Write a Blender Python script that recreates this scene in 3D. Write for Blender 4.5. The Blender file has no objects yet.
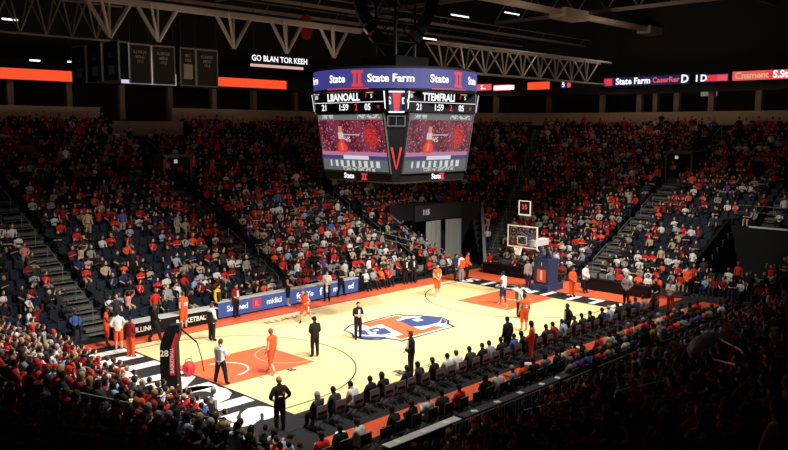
import bpy, math, random
import numpy as np
from mathutils import Vector, Matrix
random.seed(11); rng = np.random.default_rng(11)
PI = math.pi
col = bpy.context.scene.collection
sc = bpy.context.scene

# ------------------------------------------------------------------ camera
S = .85                                    # court scale
CAM = np.array([-20.686, -26.037, 12.187]) * S
YAW, PIT, ROL, F = .770, -.119, .004, 795.5
cd = np.array([math.cos(YAW)*math.cos(PIT), math.sin(YAW)*math.cos(PIT), math.sin(PIT)])
_r = np.array([math.sin(YAW), -math.cos(YAW), 0.]); _u = np.cross(_r, cd)
cr = _r*math.cos(ROL)+_u*math.sin(ROL); cu = -_r*math.sin(ROL)+_u*math.cos(ROL)
def at_z(px, py, z=0.):
    v = cd+cr*(px-394)/F-cu*(py-225)/F
    return CAM+v*((z-CAM[2])/v[2])
def at_x(px, py, x):
    v = cd+cr*(px-394)/F-cu*(py-225)/F
    return CAM+v*((x-CAM[0])/v[0])
def at_y(px, py, y):
    v = cd+cr*(px-394)/F-cu*(py-225)/F
    return CAM+v*((y-CAM[1])/v[1])
def to_px(p):
    X = np.asarray(p, float)-CAM; q = X@cd
    return 394+F*(X@cr)/q, 225-F*(X@cu)/q, q
cam_d = bpy.data.cameras.new('camera'); cam = bpy.data.objects.new('camera', cam_d); col.objects.link(cam)
cam_d.sensor_width = 36; cam_d.lens = F*36/788; cam_d.clip_end = 400
m = Matrix(((cr[0], cu[0], -cd[0], CAM[0]), (cr[1], cu[1], -cd[1], CAM[1]), (cr[2], cu[2], -cd[2], CAM[2]), (0, 0, 0, 1)))
cam.matrix_world = m; sc.camera = cam

# ------------------------------------------------------------------ materials
MATS = {}
def mat(name, rgb=(.5,.5,.5), rough=.7, emis=None, estr=1., metal=0., objcol=False, attr=None, spec=.3, noise=0.):
    if name in MATS: return MATS[name]
    M = bpy.data.materials.new(name); M.use_nodes = True
    nt = M.node_tree; b = nt.nodes['Principled BSDF']
    b.inputs['Base Color'].default_value = (*rgb, 1); b.inputs['Roughness'].default_value = rough
    b.inputs['Metallic'].default_value = metal; b.inputs['Specular IOR Level'].default_value = spec
    src = None
    if objcol:
        n = nt.nodes.new('ShaderNodeObjectInfo'); src = n.outputs['Color']
    if attr:
        n = nt.nodes.new('ShaderNodeAttribute'); n.attribute_name = attr; src = n.outputs['Color']
    if noise:
        t = nt.nodes.new('ShaderNodeTexNoise'); t.inputs['Scale'].default_value = 9.; t.inputs['Detail'].default_value = 4
        mr = nt.nodes.new('ShaderNodeMapRange'); mr.inputs['To Min'].default_value = 1-noise; mr.inputs['To Max'].default_value = 1+noise*.6
        tc = nt.nodes.new('ShaderNodeTexCoord'); nt.links.new(tc.outputs['Object'], t.inputs['Vector'])
        nt.links.new(t.outputs['Fac'], mr.inputs['Value'])
        vm = nt.nodes.new('ShaderNodeVectorMath'); vm.operation = 'SCALE'
        if src is None: vm.inputs[0].default_value = rgb
        else: nt.links.new(src, vm.inputs[0])
        nt.links.new(mr.outputs['Result'], vm.inputs['Scale']); src = vm.outputs['Vector']
    if emis is not None:
        b.inputs['Emission Strength'].default_value = estr
        if emis == 'src': nt.links.new(src, b.inputs['Emission Color']); b.inputs['Base Color'].default_value = (.01,.01,.01,1)
        else: b.inputs['Emission Color'].default_value = (*emis, 1)
    if src is not None and emis != 'src': nt.links.new(src, b.inputs['Base Color'])
    MATS[name] = M; return M
def wood_mat():
    M = bpy.data.materials.new('court_maple'); M.use_nodes = True; nt = M.node_tree; b = nt.nodes['Principled BSDF']
    tc = nt.nodes.new('ShaderNodeTexCoord'); br = nt.nodes.new('ShaderNodeTexBrick')
    br.inputs['Color1'].default_value = (.80,.625,.295,1); br.inputs['Color2'].default_value = (.84,.665,.33,1); br.inputs['Mortar'].default_value = (.70,.52,.26,1)
    br.inputs['Scale'].default_value = 1; br.inputs['Brick Width'].default_value = 1.3; br.inputs['Row Height'].default_value = .09; br.inputs['Mortar Size'].default_value = .004
    nt.links.new(tc.outputs['Object'], br.inputs['Vector']); nt.links.new(br.outputs['Color'], b.inputs['Base Color'])
    b.inputs['Roughness'].default_value = .38; b.inputs['Specular IOR Level'].default_value = .35
    return M
WOOD = wood_mat()
PO = mat('painted_orange_floor', (.80,.125,.045), .45)
PN = mat('painted_navy', (.045,.065,.20), .45)
PB = mat('painted_black_line', (.018,.018,.022), .5)
PW = mat('painted_white', (.86,.84,.78), .5)
CARPET = mat('black_carpet', (.018,.018,.02), .9, noise=.3)
CONC = mat('tier_concrete', (.045,.047,.05), .85, noise=.3)
STEP = mat('step_concrete', (.11,.105,.09), .85, noise=.25)
NOSE = mat('step_nosing', (.24,.23,.20), .7)
TAN = mat('tan_parapet', (.42,.31,.23), .8, noise=.15)
DARKW = mat('dark_wall', (.03,.028,.028), .85, noise=.25)
GREYW = mat('grey_wall', (.28,.28,.27), .8, noise=.2)
STEEL = mat('truss_steel', (.42,.40,.38), .5, metal=.3)
DSTEEL = mat('dark_steel', (.06,.06,.065), .5, metal=.3)
RAIL = mat('rail_metal', (.32,.32,.33), .4, metal=.6)
BLACK = mat('black_plastic', (.006,.006,.007), .55, spec=.15)
GREYP = mat('grey_metal', (.30,.31,.33), .5)
SEATM = mat('navy_seat', (.013,.019,.032), .45, noise=.2)
CLOTH = mat('fabric', rough=.85, objcol=True, noise=.18)
SKIN = mat('skin', rough=.6, objcol=True)
HAIRM = mat('hair', rough=.75, objcol=True)
EYEM = mat('eye_dark', (.02,.015,.012), .4)
LIPM = mat('lip', (.30,.09,.07), .6)
SHOEM = mat('shoe', rough=.6, objcol=True)
VCOL = mat('crowd_clothes', attr='Col', rough=.85)
SCREEN = mat('video_picture', attr='Col', emis='src', estr=1.0, rough=.4)
E_WHITE = mat('led_white', (.02,.02,.02), emis=(.95,.95,1.), estr=1.3)
E_RED = mat('led_red', (.02,.01,.01), emis=(.85,.045,.06), estr=.9)
E_ORANGE = mat('led_orange_red', (.02,.01,.01), emis=(1.,.085,.025), estr=1.)
E_BLUE = mat('led_violet_blue', (.01,.01,.02), emis=(.045,.045,.24), estr=1.)
E_NAVY = mat('led_navy', (.01,.01,.02), emis=(.01,.012,.07), estr=1.)
E_BOARD = mat('led_board_blue', (.01,.01,.02), emis=(.06,.11,.33), estr=1.)
E_PINK = mat('led_pink', (.02,.01,.01), emis=(.9,.10,.11), estr=.9)
E_YEL = mat('led_yellow', (.02,.01,.01), emis=(.9,.5,.25), estr=.8)
E_TUBE = mat('tube_light', (.3,.3,.3), emis=(1.,.95,.85), estr=2.2)
E_GREY = mat('led_grey', (.02,.02,.02), emis=(.13,.15,.16), estr=1.)

# ------------------------------------------------------------------ mesh builder
class MB:
    def __init__(s): s.v = []; s.f = []; s.m = []; s.c = []; s.mi = 0
    def add(s, vs, fs, mi=None):
        b = len(s.v); s.v += [tuple(map(float, q)) for q in vs]; s.f += [tuple(b+i for i in q) for q in fs]; s.m += [s.mi if mi is None else mi]*len(fs)
    def box(s, x0, x1, y0, y1, z0, z1, mi=None, T=None):
        vs = [(x, y, z) for z in (z0, z1) for y in (y0, y1) for x in (x0, x1)]
        if T is not None: vs = [T@Vector(q) for q in vs]
        s.add(vs, [(0,2,3,1),(4,5,7,6),(0,1,5,4),(2,6,7,3),(0,4,6,2),(1,3,7,5)], mi)
    def tube(s, p, q, r0, r1=None, n=6, mi=None, cap=True):
        r1 = r0 if r1 is None else r1
        p = Vector(p); q = Vector(q); d = (q-p)
        if d.length < 1e-6: return
        d.normalize(); a = d.orthogonal().normalized(); b = d.cross(a)
        vs = [p+(a*math.cos(2*PI*i/n)+b*math.sin(2*PI*i/n))*r0 for i in range(n)]+[q+(a*math.cos(2*PI*i/n)+b*math.sin(2*PI*i/n))*r1 for i in range(n)]
        fs = [(i, (i+1)%n, n+(i+1)%n, n+i) for i in range(n)]
        if cap: fs += [tuple(range(n))[::-1], tuple(range(n, 2*n))]
        s.add(vs, fs, mi)
    def path(s, pts, r, n=6, mi=None):
        for a, b in zip(pts[:-1], pts[1:]): s.tube(a, b, r, n=n, mi=mi)
    def ell(s, c, r, nu=8, nv=6, mi=None, T=None):
        vs = [(c[0], c[1], c[2]-r[2])]
        for j in range(1, nv):
            t = PI*j/nv
            for i in range(nu):
                vs.append((c[0]+r[0]*math.sin(t)*math.cos(2*PI*i/nu), c[1]+r[1]*math.sin(t)*math.sin(2*PI*i/nu), c[2]-r[2]*math.cos(t)))
        vs.append((c[0], c[1], c[2]+r[2])); L = len(vs)-1
        fs = [(0, 1+(i+1)%nu, 1+i) for i in range(nu)]
        for j in range(nv-2):
            for i in range(nu):
                a = 1+j*nu; fs.append((a+i, a+(i+1)%nu, a+nu+(i+1)%nu, a+nu+i))
        a = 1+(nv-2)*nu; fs += [(a+i, a+(i+1)%nu, L) for i in range(nu)]
        if T is not None: vs = [T@Vector(q) for q in vs]
        s.add(vs, fs, mi)
    def prism(s, poly, z0, z1, mi=None):          # poly in xy
        n = len(poly); ar = sum(poly[i][0]*poly[(i+1)%n][1]-poly[(i+1)%n][0]*poly[i][1] for i in range(n))
        if ar < 0: poly = poly[::-1]
        s.add([(x, y, z0) for x, y in poly]+[(x, y, z1) for x, y in poly],
              [tuple(range(n))[::-1], tuple(range(n, 2*n))]+[(i, (i+1)%n, n+(i+1)%n, n+i) for i in range(n)], mi)
    def ring(s, c, r0, r1, a0, a1, z0, z1, n=32, mi=None):
        for i in range(n):
            t0 = a0+(a1-a0)*i/n; t1 = a0+(a1-a0)*(i+1)/n
            s.prism([(c[0]+r*math.cos(t), c[1]+r*math.sin(t)) for r, t in ((r0,t0),(r1,t0),(r1,t1),(r0,t1))], z0, z1, mi)
    def mesh(s, name, mats, smooth=False):
        me = bpy.data.meshes.new(name); me.from_pydata(s.v, [], s.f)
        for q in (mats if isinstance(mats, (list, tuple)) else [mats]): me.materials.append(q)
        me.polygons.foreach_set('material_index', s.m)
        if smooth: me.polygons.foreach_set('use_smooth', [True]*len(me.polygons))
        me.update(); return me
    def build(s, name, mats, parent=None, loc=None, rz=0, smooth=False):
        return link(name, s.mesh(name, mats, smooth), parent, loc, rz)
def link(name, data, parent=None, loc=None, rz=0):
    o = bpy.data.objects.new(name, data); col.objects.link(o)
    if parent is not None: o.parent = parent
    if loc is not None: o.location = loc
    if rz: o.rotation_euler = (0, 0, rz)
    return o
def empty(name, loc, rz=0): return link(name, None, None, loc, rz)
def tag(o, label, cat, group=None, kind=None):
    if label: o['label'] = label
    if cat: o['category'] = cat
    if group: o['group'] = group
    if kind: o['kind'] = kind
    return o
def struct(o): o['kind'] = 'structure'; return o
def copy_tree(o, parent=None):
    c = o.copy(); col.objects.link(c)
    if parent is not None: c.parent = parent
    for ch in list(o.children): copy_tree(ch, c)
    return c

_tc = {}
def text_geo(s, size=1., bold=.0, align='CENTER', sx=1., depth=.0):
    k = (s, size, bold, align, sx)
    if k in _tc: return _tc[k]
    cu_ = bpy.data.curves.new('t', 'FONT'); cu_.body = s; cu_.size = size; cu_.align_x = align; cu_.align_y = 'CENTER'; cu_.offset = bold*size; cu_.resolution_u = 3
    o = bpy.data.objects.new('t', cu_); col.objects.link(o)
    dg = bpy.context.evaluated_depsgraph_get(); dg.update()
    me = bpy.data.meshes.new_from_object(o.evaluated_get(dg))
    V = [(v.co.x*sx, v.co.y) for v in me.vertices]; Fc = [tuple(p.vertices) for p in me.polygons]
    bpy.data.objects.remove(o); bpy.data.curves.remove(cu_); bpy.data.meshes.remove(me)
    _tc[k] = (V, Fc); return V, Fc
def put_text(mb, s, fn, size=1., bold=.02, align='CENTER', sx=1., mi=None):
    """fn maps (u, v) on the sign to a 3D point just in front of its face"""
    V, Fc = text_geo(s, size, bold, align, sx); mb.add([fn(u, v) for u, v in V], Fc, mi)
def plane_fn(o, ru, rv, off=0.):
    o = Vector(o); ru = Vector(ru).normalized(); rv = Vector(rv).normalized(); n = ru.cross(rv)
    return lambda u, v: o+ru*u+rv*v+n*off

# ------------------------------------------------------------------ arena bowl
L, W = 28.65*S, 15.24*S
X0, X1, Y0, Y1, RR = -3.2, 30.85, -7.0, 15.55, 2.0
TR, NR, DTOP = .85, 26, .85*26
def slope(nx, ny): return .435+.04*min(1, max(nx, 0)+max(ny, 0))
def tread(k, n): return .12+slope(*n)*TR*k
cxa, cxb, cya, cyb = X0+RR, X1-RR, Y0+RR, Y1-RR
def side_pts(step):                                  # perimeter samples (base point, normal, tag)
    P = []
    def seg(a, b, n, t):
        a = np.array(a, float); b = np.array(b, float); k = max(1, int(round(np.linalg.norm(b-a)/step)))
        for i in range(k): P.append((a+(b-a)*i/k, n, t))
    def arc(c, a0, a1, t):
        for i in range(8):
            a = a0+(a1-a0)*i/8; n = (math.cos(a), math.sin(a)); P.append((np.array(c)+RR*np.array(n), n, t))
    seg((X0, cya), (X0, cyb), (-1, 0), 'left'); arc((cxa, cyb), PI, PI/2, 'fl')
    seg((cxa, Y1), (cxb, Y1), (0, 1), 'far'); arc((cxb, cyb), PI/2, 0, 'fr')
    seg((X1, cyb), (X1, cya), (1, 0), 'end'); arc((cxb, cya), 0, -PI/2, 'nr')
    seg((cxb, Y0), (cxa, Y0), (0, -1), 'near'); arc((cxa, cya), -PI/2, -PI, 'nl')
    P.append(P[0]); return P
def near_cam(x, y, r): return math.hypot(x-CAM[0], y-CAM[1]) < r
FRT_A0, FRT_A1 = math.radians(34), math.radians(90)
def in_tunnel(x, y, D):
    if 33.2 < x < 38.8 and -5.2 < y < -.6: return D < 7.6          # walk-in under the end seats
    a = math.atan2(y-cyb, x-cxb)
    if (x > cxb and y > cyb and math.radians(40) < a) or (27.4 < x <= cxb and y > cyb):
        return D < 6.8
    if 8.2 < x < 12.8 and -15.2 < y < -10.0: return True
    return False
bowl = MB(); PP = side_pts(.85)
for (p, n, t), (q, n2, t2) in zip(PP[:-1], PP[1:]):
    n = np.array(n); n2 = np.array(n2)
    for k in range(NR):
        D = k*TR; c = (p+n*(D+.4)+q+n2*(D+.4))/2
        if near_cam(c[0], c[1], 8.5) or in_tunnel(c[0], c[1], D): continue
        a, b = p+n*D, q+n2*D; a2, b2 = p+n*(D+TR), q+n2*(D+TR); za, zb = tread(k, n), tread(k, n2); zl = za-slope(*n)*TR-.05; zl2 = zb-slope(*n2)*TR-.05
        bowl.add([(*a, zl), (*b, zl2), (*b, zb), (*a, za), (*b2, zb), (*a2, za)], [(0,1,2,3), (3,2,4,5)], 0)
struct(bowl.build('floor_seating_bowl', [CONC]))
tag(bpy.data.objects['floor_seating_bowl'], None, None)

# aisles: (line start, direction, D range)
AISLES = [('far', 0.2, 0, NR), ('far', 12.0, 0, 15), ('far', 12.9, 18, 22), ('far', 24.2, 0, NR), ('fr', math.radians(25), 0, NR), ('end', 6.2, 0, 15), ('end', 5.6, 17, NR), ('end', -2.8, 10, NR), ('left', 4.0, 0, 12), ('left', -2.2, 0, 9),
          ('near', 14.6, 0, 16), ('near', 3.0, 0, 12), ('nr', math.radians(-50), 0, 18)]
def line_of(t, u):
    if t == 'far': return np.array([u, Y1]), np.array([0, 1.])
    if t == 'near': return np.array([u, Y0]), np.array([0, -1.])
    if t == 'end': return np.array([X1, u]), np.array([1., 0])
    if t == 'left': return np.array([X0, u]), np.array([-1., 0])
    n = np.array([math.cos(u), math.sin(u)])
    c = {'fr': (cxb, cyb), 'nr': (cxb, cya)}[t]
    return np.array(c)+n*RR, n
AL = [(line_of(t, u), k0, k1) for t, u, k0, k1 in AISLES]
def in_aisle(x, y, D, w=.75):
    for (p, n), k0, k1 in AL:
        d = np.array([x, y])-p; al = d@n; la = abs(d[0]*n[1]-d[1]*n[0])
        if la < w and k0*TR-.5 < al < k1*TR+.6: return True
    return False
for (p, n), k0, k1 in AL:
    mb = MB(); sd = np.array([-n[1], n[0]]); ok = 0
    for k in range(k0, k1):
        for h in (0, 1):
            D = k*TR+h*TR/2; z = tread(k, n)+h*slope(*n)*TR/2; a = p+n*D
            if near_cam(*a, 8.5) or in_tunnel(a[0], a[1], D): continue
            ok = 1; b = p+n*(D+TR/2)
            for (w, z0, z1, mi, e) in ((.6, z-.12, z+.012, 0, b), (.6, z+.012, z+.02, 1, a+n*.06)):
                q = [a-sd*w, a+sd*w, e+sd*w, e-sd*w]; mb.prism([tuple(v) for v in q], z0, z1, mi)
    if ok: struct(mb.build('aisle_stairs', [STEP, NOSE]))
    # centre handrails on each stair, every few rows
    if ok:
        for k in range(k0+1, k1-2, 4):
            hr = MB(); pts = []
            a = p+n*(k*TR); b = p+n*((k+2.2)*TR)
            if near_cam(*a, 9.5) or in_tunnel(a[0], a[1], k*TR): continue
            za = tread(k, n); zb = tread(k+2, n)
            hr.path([(*a, za), (*a, za+.9), (*b, zb+1.), (*b, zb)], .022, 5)
            struct(hr.build('aisle_handrail', [RAIL]))

# floor under everything
fl = MB()
fl.box(-12, 44, -14, 25, -.25, -.012, 0)                   # arena slab, black carpet
Z = 0.
fl.box(-.0, L, 0, W, -.01, 0, 1)                            # maple
def quad(x0, x1, y0, y1, mi, z): fl.box(x0, x1, y0, y1, -.01, z, mi)
quad(-3.0, 29.6, W, 14.55, 2, .0); quad(-.9, 29.8, -3.6, -2.45, 2, .0); quad(L, 29.8, -1.2, W, 2, .0)   # orange apron
quad(-2.75, 0, -1.2, W+.6, 3, .004); quad(L, L+1.75, -.2, W+.0, 3, .004)      # black letter bands
quad(-3.2, -2.75, -3, W+1.5, 2, .002)
kc, kw, kl = W/2, 3.74, 5.79*S
lw = .05
def rect_line(x0, x1, y0, y1, mi=3, z=.009, w=lw):
    quad(x0, x1, y0, y0+w, mi, z); quad(x0, x1, y1-w, y1, mi, z); quad(x0, x0+w, y0, y1, mi, z); quad(x1-w, x1, y0, y1, mi, z)
quad(0, kl, kc-kw/2, kc+kw/2, 2, .005); quad(L-kl, L, kc-kw/2, kc+kw/2, 2, .005)
rect_line(0, L, -.05, W+.05, 3, .009, .07)
quad(-.05, 4.5, -.32, -.05, 3, .008); quad(4.5, L, -.2, -.05, 3, .008)
R3 = 5.74; hx = 1.34
for sx, bx in ((1, hx), (-1, L-hx)):
    a = math.asin(min(1, (W/2-.74)/R3))
    if sx > 0: fl.ring((bx, W/2), R3-.03, R3+.03, -a, a, -.01, .009, 40, 3); quad(0, bx+R3*math.cos(a), .71, .77, 3, .009); quad(0, bx+R3*math.cos(a), W-.77, W-.71, 3, .009)
    else: fl.ring((bx, W/2), R3-.03, R3+.03, PI-a, PI+a, -.01, .009, 40, 3); quad(bx-R3*math.cos(a), L, .71, .77, 3, .009); quad(bx-R3*math.cos(a), L, W-.77, W-.71, 3, .009)
    fx = kl if sx > 0 else L-kl
    fl.ring((fx, W/2), 1.53, 1.57, 0 if sx < 0 else PI/2, 2*PI if sx < 0 else 3*PI/2, -.01, .010, 28, 6 if sx > 0 else 6)
    fl.ring((bx, W/2), 1.02, 1.10, -PI/2 if sx > 0 else PI/2, PI/2 if sx > 0 else 3*PI/2, -.01, .010, 24, 4)
    if sx > 0: fl.ring((fx, W/2), 1.53, 1.56, -PI/2, PI/2, -.01, .009, 24, 6)
# lane marks
for i in range(4):
    x = 1.8+i*.85; quad(x, x+.05, kc-kw/2-.25, kc-kw/2, 3, .009); quad(L-x, L-x+.05, kc-kw/2-.25, kc-kw/2, 3, .009)
# centre emblem: big block I with navy banner, from floor points
def fp(px, py): a = at_z(320+px*.19036, 300+py*.19036); return (a[0], a[1])
def emb(pts, mi, z): fl.prism([fp(*q) for q in pts], -.01, z, mi)
emb([(122,160),(150,135),(178,124),(214,122),(402,73),(452,80),(505,78),(640,90),(682,108),(678,122),(710,140),(430,219),(398,210),(345,205),(300,212),(238,210),(172,196),(165,178)], 3, .006)
emb([(133,160),(156,140),(182,129),(220,127),(402,79),(450,86),(505,84),(636,95),(668,110),(664,126),(694,140),(428,212),(398,204),(345,199),(300,206),(240,203),(180,191),(172,174)], 4, .008)
emb([(214,128),(402,83),(442,92),(398,104),(530,158),(600,137),(664,142),(428,208),(388,192),(438,182),(320,127),(262,144)], 2, .011)
emb([(250,156),(300,143),(318,150),(340,147),(378,172),(330,184),(290,182),(300,172),(268,168)], 5, .012)
emb([(176,180),(205,190),(345,193),(350,200),(300,205),(240,204),(182,192)], 5, .012)
emb([(190,158),(238,160),(262,186),(216,182)], 5, .0125)
emb([(412,112),(455,98),(520,92),(560,82),(615,88),(640,97),(626,118),(560,136),(480,142),(448,124)], 5, .012)
emb([(482,104),(520,97),(545,107),(510,114)], 4, .014); emb([(275,160),(300,154),(312,160),(288,166)], 4, .014)
emb([(640,98),(668,112),(650,126),(632,122)], 5, .012)
emb([(455,160),(500,168),(492,172),(450,165)], 3, .014)
def floor_text(s, o, ru, rv, size, bold, sx, mi, z):
    put_text(fl, s, lambda u, v: (o[0]+ru[0]*u+rv[0]*v, o[1]+ru[1]*u+rv[1]*v, z), size, bold, 'CENTER', sx, mi)
for i, ch in enumerate('ILLINOIS'):
    floor_text(ch, (-1.32, W-.55-i*1.63), (0, -1), (1, 0), 2.75, .075, 1.0, 4, .012)
    floor_text(ch, (L+.9, .75+i*1.6), (0, 1), (-1, 0), 1.9, .045, 1.1, 4, .012)
floor_text('ILLINOIS', (9.4, W-1.0), (1, 0), (0, 1), .62, .0, 1.5, 3, .010)
floor_text('ILLINOIS', (7.3, -.0+.55), (1, 0), (0, 1), .45, .0, 1.5, 3, .010)
floor_text('B', tuple(fp(420, 378)), (1, 0), (0, 1), .7, .02, 1.2, 5, .011)
floor_text('B', tuple(at_z(292, 370)[:2]), (1, 0), (0, 1), .55, .02, 1.2, 3, .011)
FAINT = mat('faint_line', (.62,.50,.30), .4)
floor = struct(fl.build('floor', [CARPET, WOOD, PO, PB, PW, PN, FAINT]))

# parapet, concourse walls, upper fascia
def wall_run(name, pts, z0, z1, th, m_):
    mb = MB()
    for a, b in zip(pts[:-1], pts[1:]):
        a = Vector(a); b = Vector(b); d = (b-a).normalized(); n = Vector((-d.y, d.x))
        mb.prism([(a.x, a.y), (b.x, b.y), ((b+n*th).x, (b+n*th).y), ((a+n*th).x, (a+n*th).y)], z0, z1)
    return struct(mb.build(name, m_))
def corner_arc(R, a0, a1, c, n=6): return [(c[0]+R*math.cos(a0+(a1-a0)*i/n), c[1]+R*math.sin(a0+(a1-a0)*i/n)) for i in range(n+1)]
YF, XE = Y1+DTOP, X1+DTOP
arcFR = corner_arc(RR+DTOP, PI/2, 0, (cxb, cyb), 8)
wall_run('trim_parapet_far', [(-14, YF), (11.5, YF)], 10.9, 12.0, .25, TAN)
wall_run('trim_parapet_far', [(17.5, YF)]+arcFR+[(XE, -16)], 10.9, 12.1, .25, TAN)
wall_run('trim_recess_far', [(11.5, YF+.0), (11.5, YF+.6)], 10.2, 12.05, .25, TAN)
wall_run('trim_parapet_low', [(11.5, YF-1.7), (17.5, YF-1.7)], 9.6, 10.95, .25, TAN)
wall_run('wall_concourse_far', [(-20, YF+4.5)]+corner_arc(RR+DTOP+4.5, PI/2, 0, (cxb, cyb), 8)+[(XE+4.5, -22)], 8.5, 26, .3, DARKW)
wall_run('floor_concourse', [(-20, YF+.2)]+corner_arc(RR+DTOP+.2, PI/2, 0, (cxb, cyb), 8)+[(XE+.2, -22)], 10.7, 10.8, 4.4, CARPET)
wall_run('wall_upper_fascia', [(-14, YF+.2)]+corner_arc(RR+DTOP+.2, PI/2, 0, (cxb, cyb), 8)+[(XE+.2, -18)], 13.85, 15.0, .3, DARKW)
# concourse columns
COLM = mat('column_grey', (.20,.16,.14), .8)
for i in range(17):
    x = -8+i*4.3
    if x < cxb: pos = (x, YF+.9)
    else: a = PI/2-(x-cxb)/20; pos = (cxb+(RR+DTOP+.9)*math.cos(a), cyb+(RR+DTOP+.9)*math.sin(a))
    mb = MB(); mb.box(-.22, .22, -.22, .22, 11.1, 13.9); struct(mb.build('column', [COLM], loc=(pos[0], pos[1], 0)))
for y in (14.5, 10.8, 7.6, 3.5, -.5, -5):
    mb = MB(); mb.box(-.25, .25, -.25, .25, 11.1, 13.9); struct(mb.build('column', [COLM], loc=(XE+.9, y, 0)))
# roof
mb = MB(); mb.box(-30, 72, -40, 56, 25.5, 25.8); struct(mb.build('ceiling', [mat('roof_deck', (.05,.047,.045), .9, noise=.2)]))
mb = MB(); mb.box(-30.3, -30, -40, 56, -.2, 25.5); struct(mb.build('wall_left', [DARKW]))
mb = MB(); mb.box(-30, 72, -40.3, -40, -.2, 25.5); struct(mb.build('wall_near', [DARKW]))

# ------------------------------------------------------------------ people
def V3(*a): return np.array(a, float)
def pose_standing(arms='down', legs='stand', lean=0.):
    J = dict(pel=V3(0,0,.97), spi=V3(0,-.01,1.13), che=V3(0,-.01,1.33), nec=V3(0,-.005,1.50), hed=V3(0,.02,1.60))
    for s, k in ((-1,'l'), (1,'r')):
        J['sho'+k] = V3(s*.175,-.01,1.43); J['hip'+k] = V3(s*.095,0,.93)
        J['kne'+k] = V3(s*.11,.015,.51); J['ank'+k] = V3(s*.12,-.01,.10); J['toe'+k] = V3(s*.145,.15,.035)
        e, w = {'down': ((.235,-.03,1.16), (.25,.06,.92)), 'fold': ((.235,.02,1.16), (-.02,.22,1.20)), 'hips': ((.34,-.06,1.18), (.19,.04,1.02)),
                'front': ((.22,.0,1.16), (.06,.22,1.02)), 'clap': ((.23,.06,1.18), (.06,.27,1.30)), 'up': ((.27,.05,1.62), (.22,.08,1.86)),
                'hold': ((.22,.06,1.17), (.12,.36,1.14)), 'run': ((.24,-.10,1.2), (.22,.13,1.14)), 'back': ((.23,-.1,1.17), (.05,-.17,1.0)), 'phone': ((.2,.05,1.17), (.07,.2,1.36))}[arms]
        if arms == 'run' and s > 0: e, w = (.24,.06,1.17), (.18,.27,1.24)
        if arms == 'hold' and s < 0: e, w = (.22,.02,1.17), (.10,.28,1.08)
        if arms == 'fold' and s < 0: w = (-.03,.25,1.16)
        J['elb'+k] = V3(s*e[0], e[1], e[2]); J['wri'+k] = V3(s*w[0], w[1], w[2])
    if legs == 'walk':
        J['kner'] = V3(.10,.16,.53); J['ankr'] = V3(.10,.24,.10); J['toer'] = V3(.11,.40,.05)
        J['knel'] = V3(-.10,-.02,.50); J['ankl'] = V3(-.11,-.25,.14); J['toel'] = V3(-.12,-.10,.035)
    if legs == 'wide':
        for s, k in ((-1,'l'), (1,'r')):
            J['kne'+k] = V3(s*.19,.03,.51); J['ank'+k] = V3(s*.27,-.01,.10); J['toe'+k] = V3(s*.31,.15,.035)
    if legs == 'run':
        J['kner'] = V3(.10,.30,.62); J['ankr'] = V3(.10,.24,.24); J['toer'] = V3(.11,.40,.18)
        J['knel'] = V3(-.10,-.06,.52); J['ankl'] = V3(-.10,-.40,.30); J['toel'] = V3(-.11,-.34,.12)
        for k in J:
            if k[:3] not in ('kne','ank','toe'): J[k] = J[k]+V3(0, .12*max(0, J[k][2]-.95)/.6, -.04)
        J['ankr'] = V3(.10,.22,.14); J['toer'] = V3(.11,.37,.04); J['kner'] = V3(.10,.24,.56)
    if legs == 'crouch':
        for s, k in ((-1,'l'), (1,'r')):
            J['kne'+k] = V3(s*.24,.16,.47); J['ank'+k] = V3(s*.27,-.02,.10); J['toe'+k] = V3(s*.32,.13,.035)
        for k in J:
            if k[:3] not in ('kne','ank','toe'): J[k] = J[k]+V3(0, .10*max(0, J[k][2]-.95)/.6-.08, -.10)
    if lean:
        for k in J:
            if k[:3] in ('spi','che','nec','hed','sho','elb','wri'): J[k] = J[k]+V3(0, lean*(J[k][2]-.97), -.25*lean*(J[k][2]-.97))
    return J
def pose_seated(arms='knees', lean=0.):
    J = dict(pel=V3(0,.0,.55), spi=V3(0,-.03,.70), che=V3(0,-.04,.90), nec=V3(0,-.03,1.07), hed=V3(0,.0,1.17))
    for s, k in ((-1,'l'), (1,'r')):
        J['sho'+k] = V3(s*.175,-.04,1.0); J['hip'+k] = V3(s*.095,.04,.53)
        J['kne'+k] = V3(s*.13,.44,.50); J['ank'+k] = V3(s*.13,.44,.10); J['toe'+k] = V3(s*.15,.60,.035)
        e, w = {'knees': ((.24,.06,.77), (.12,.30,.64)), 'clap': ((.23,.06,.78), (.05,.27,.92)), 'fold': ((.235,.0,.76), (-.02,.19,.78)),
                'phone': ((.21,.08,.76), (.06,.24,.86)), 'up': ((.27,.06,1.18), (.22,.1,1.42)), 'chin': ((.16,.22,.72), (.05,.14,1.0))}[arms]
        if arms == 'chin' and s < 0: e, w = (.2,.1,.74), (.02,.28,.66)
        J['elb'+k] = V3(s*e[0], e[1], e[2]); J['wri'+k] = V3(s*w[0], w[1], w[2])
    if lean:
        for k in J:
            if k[:3] in ('spi','che','nec','hed','sho','elb','wri'): J[k] = J[k]+V3(0, lean*(J[k][2]-.55), -.3*lean*(J[k][2]-.55))
    return J
BONES = [('pel','spi','torso'), ('spi','che','torso'), ('che','nec','torso'), ('nec','hed','neck')]
for k in 'lr':
    BONES += [('che','sho'+k,'torso'), ('sho'+k,'elb'+k,'uarm'), ('elb'+k,'wri'+k,'farm'), ('pel','hip'+k,'hips'), ('hip'+k,'kne'+k,'thigh'), ('kne'+k,'ank'+k,'shin'), ('ank'+k,'toe'+k,'foot')]
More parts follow.
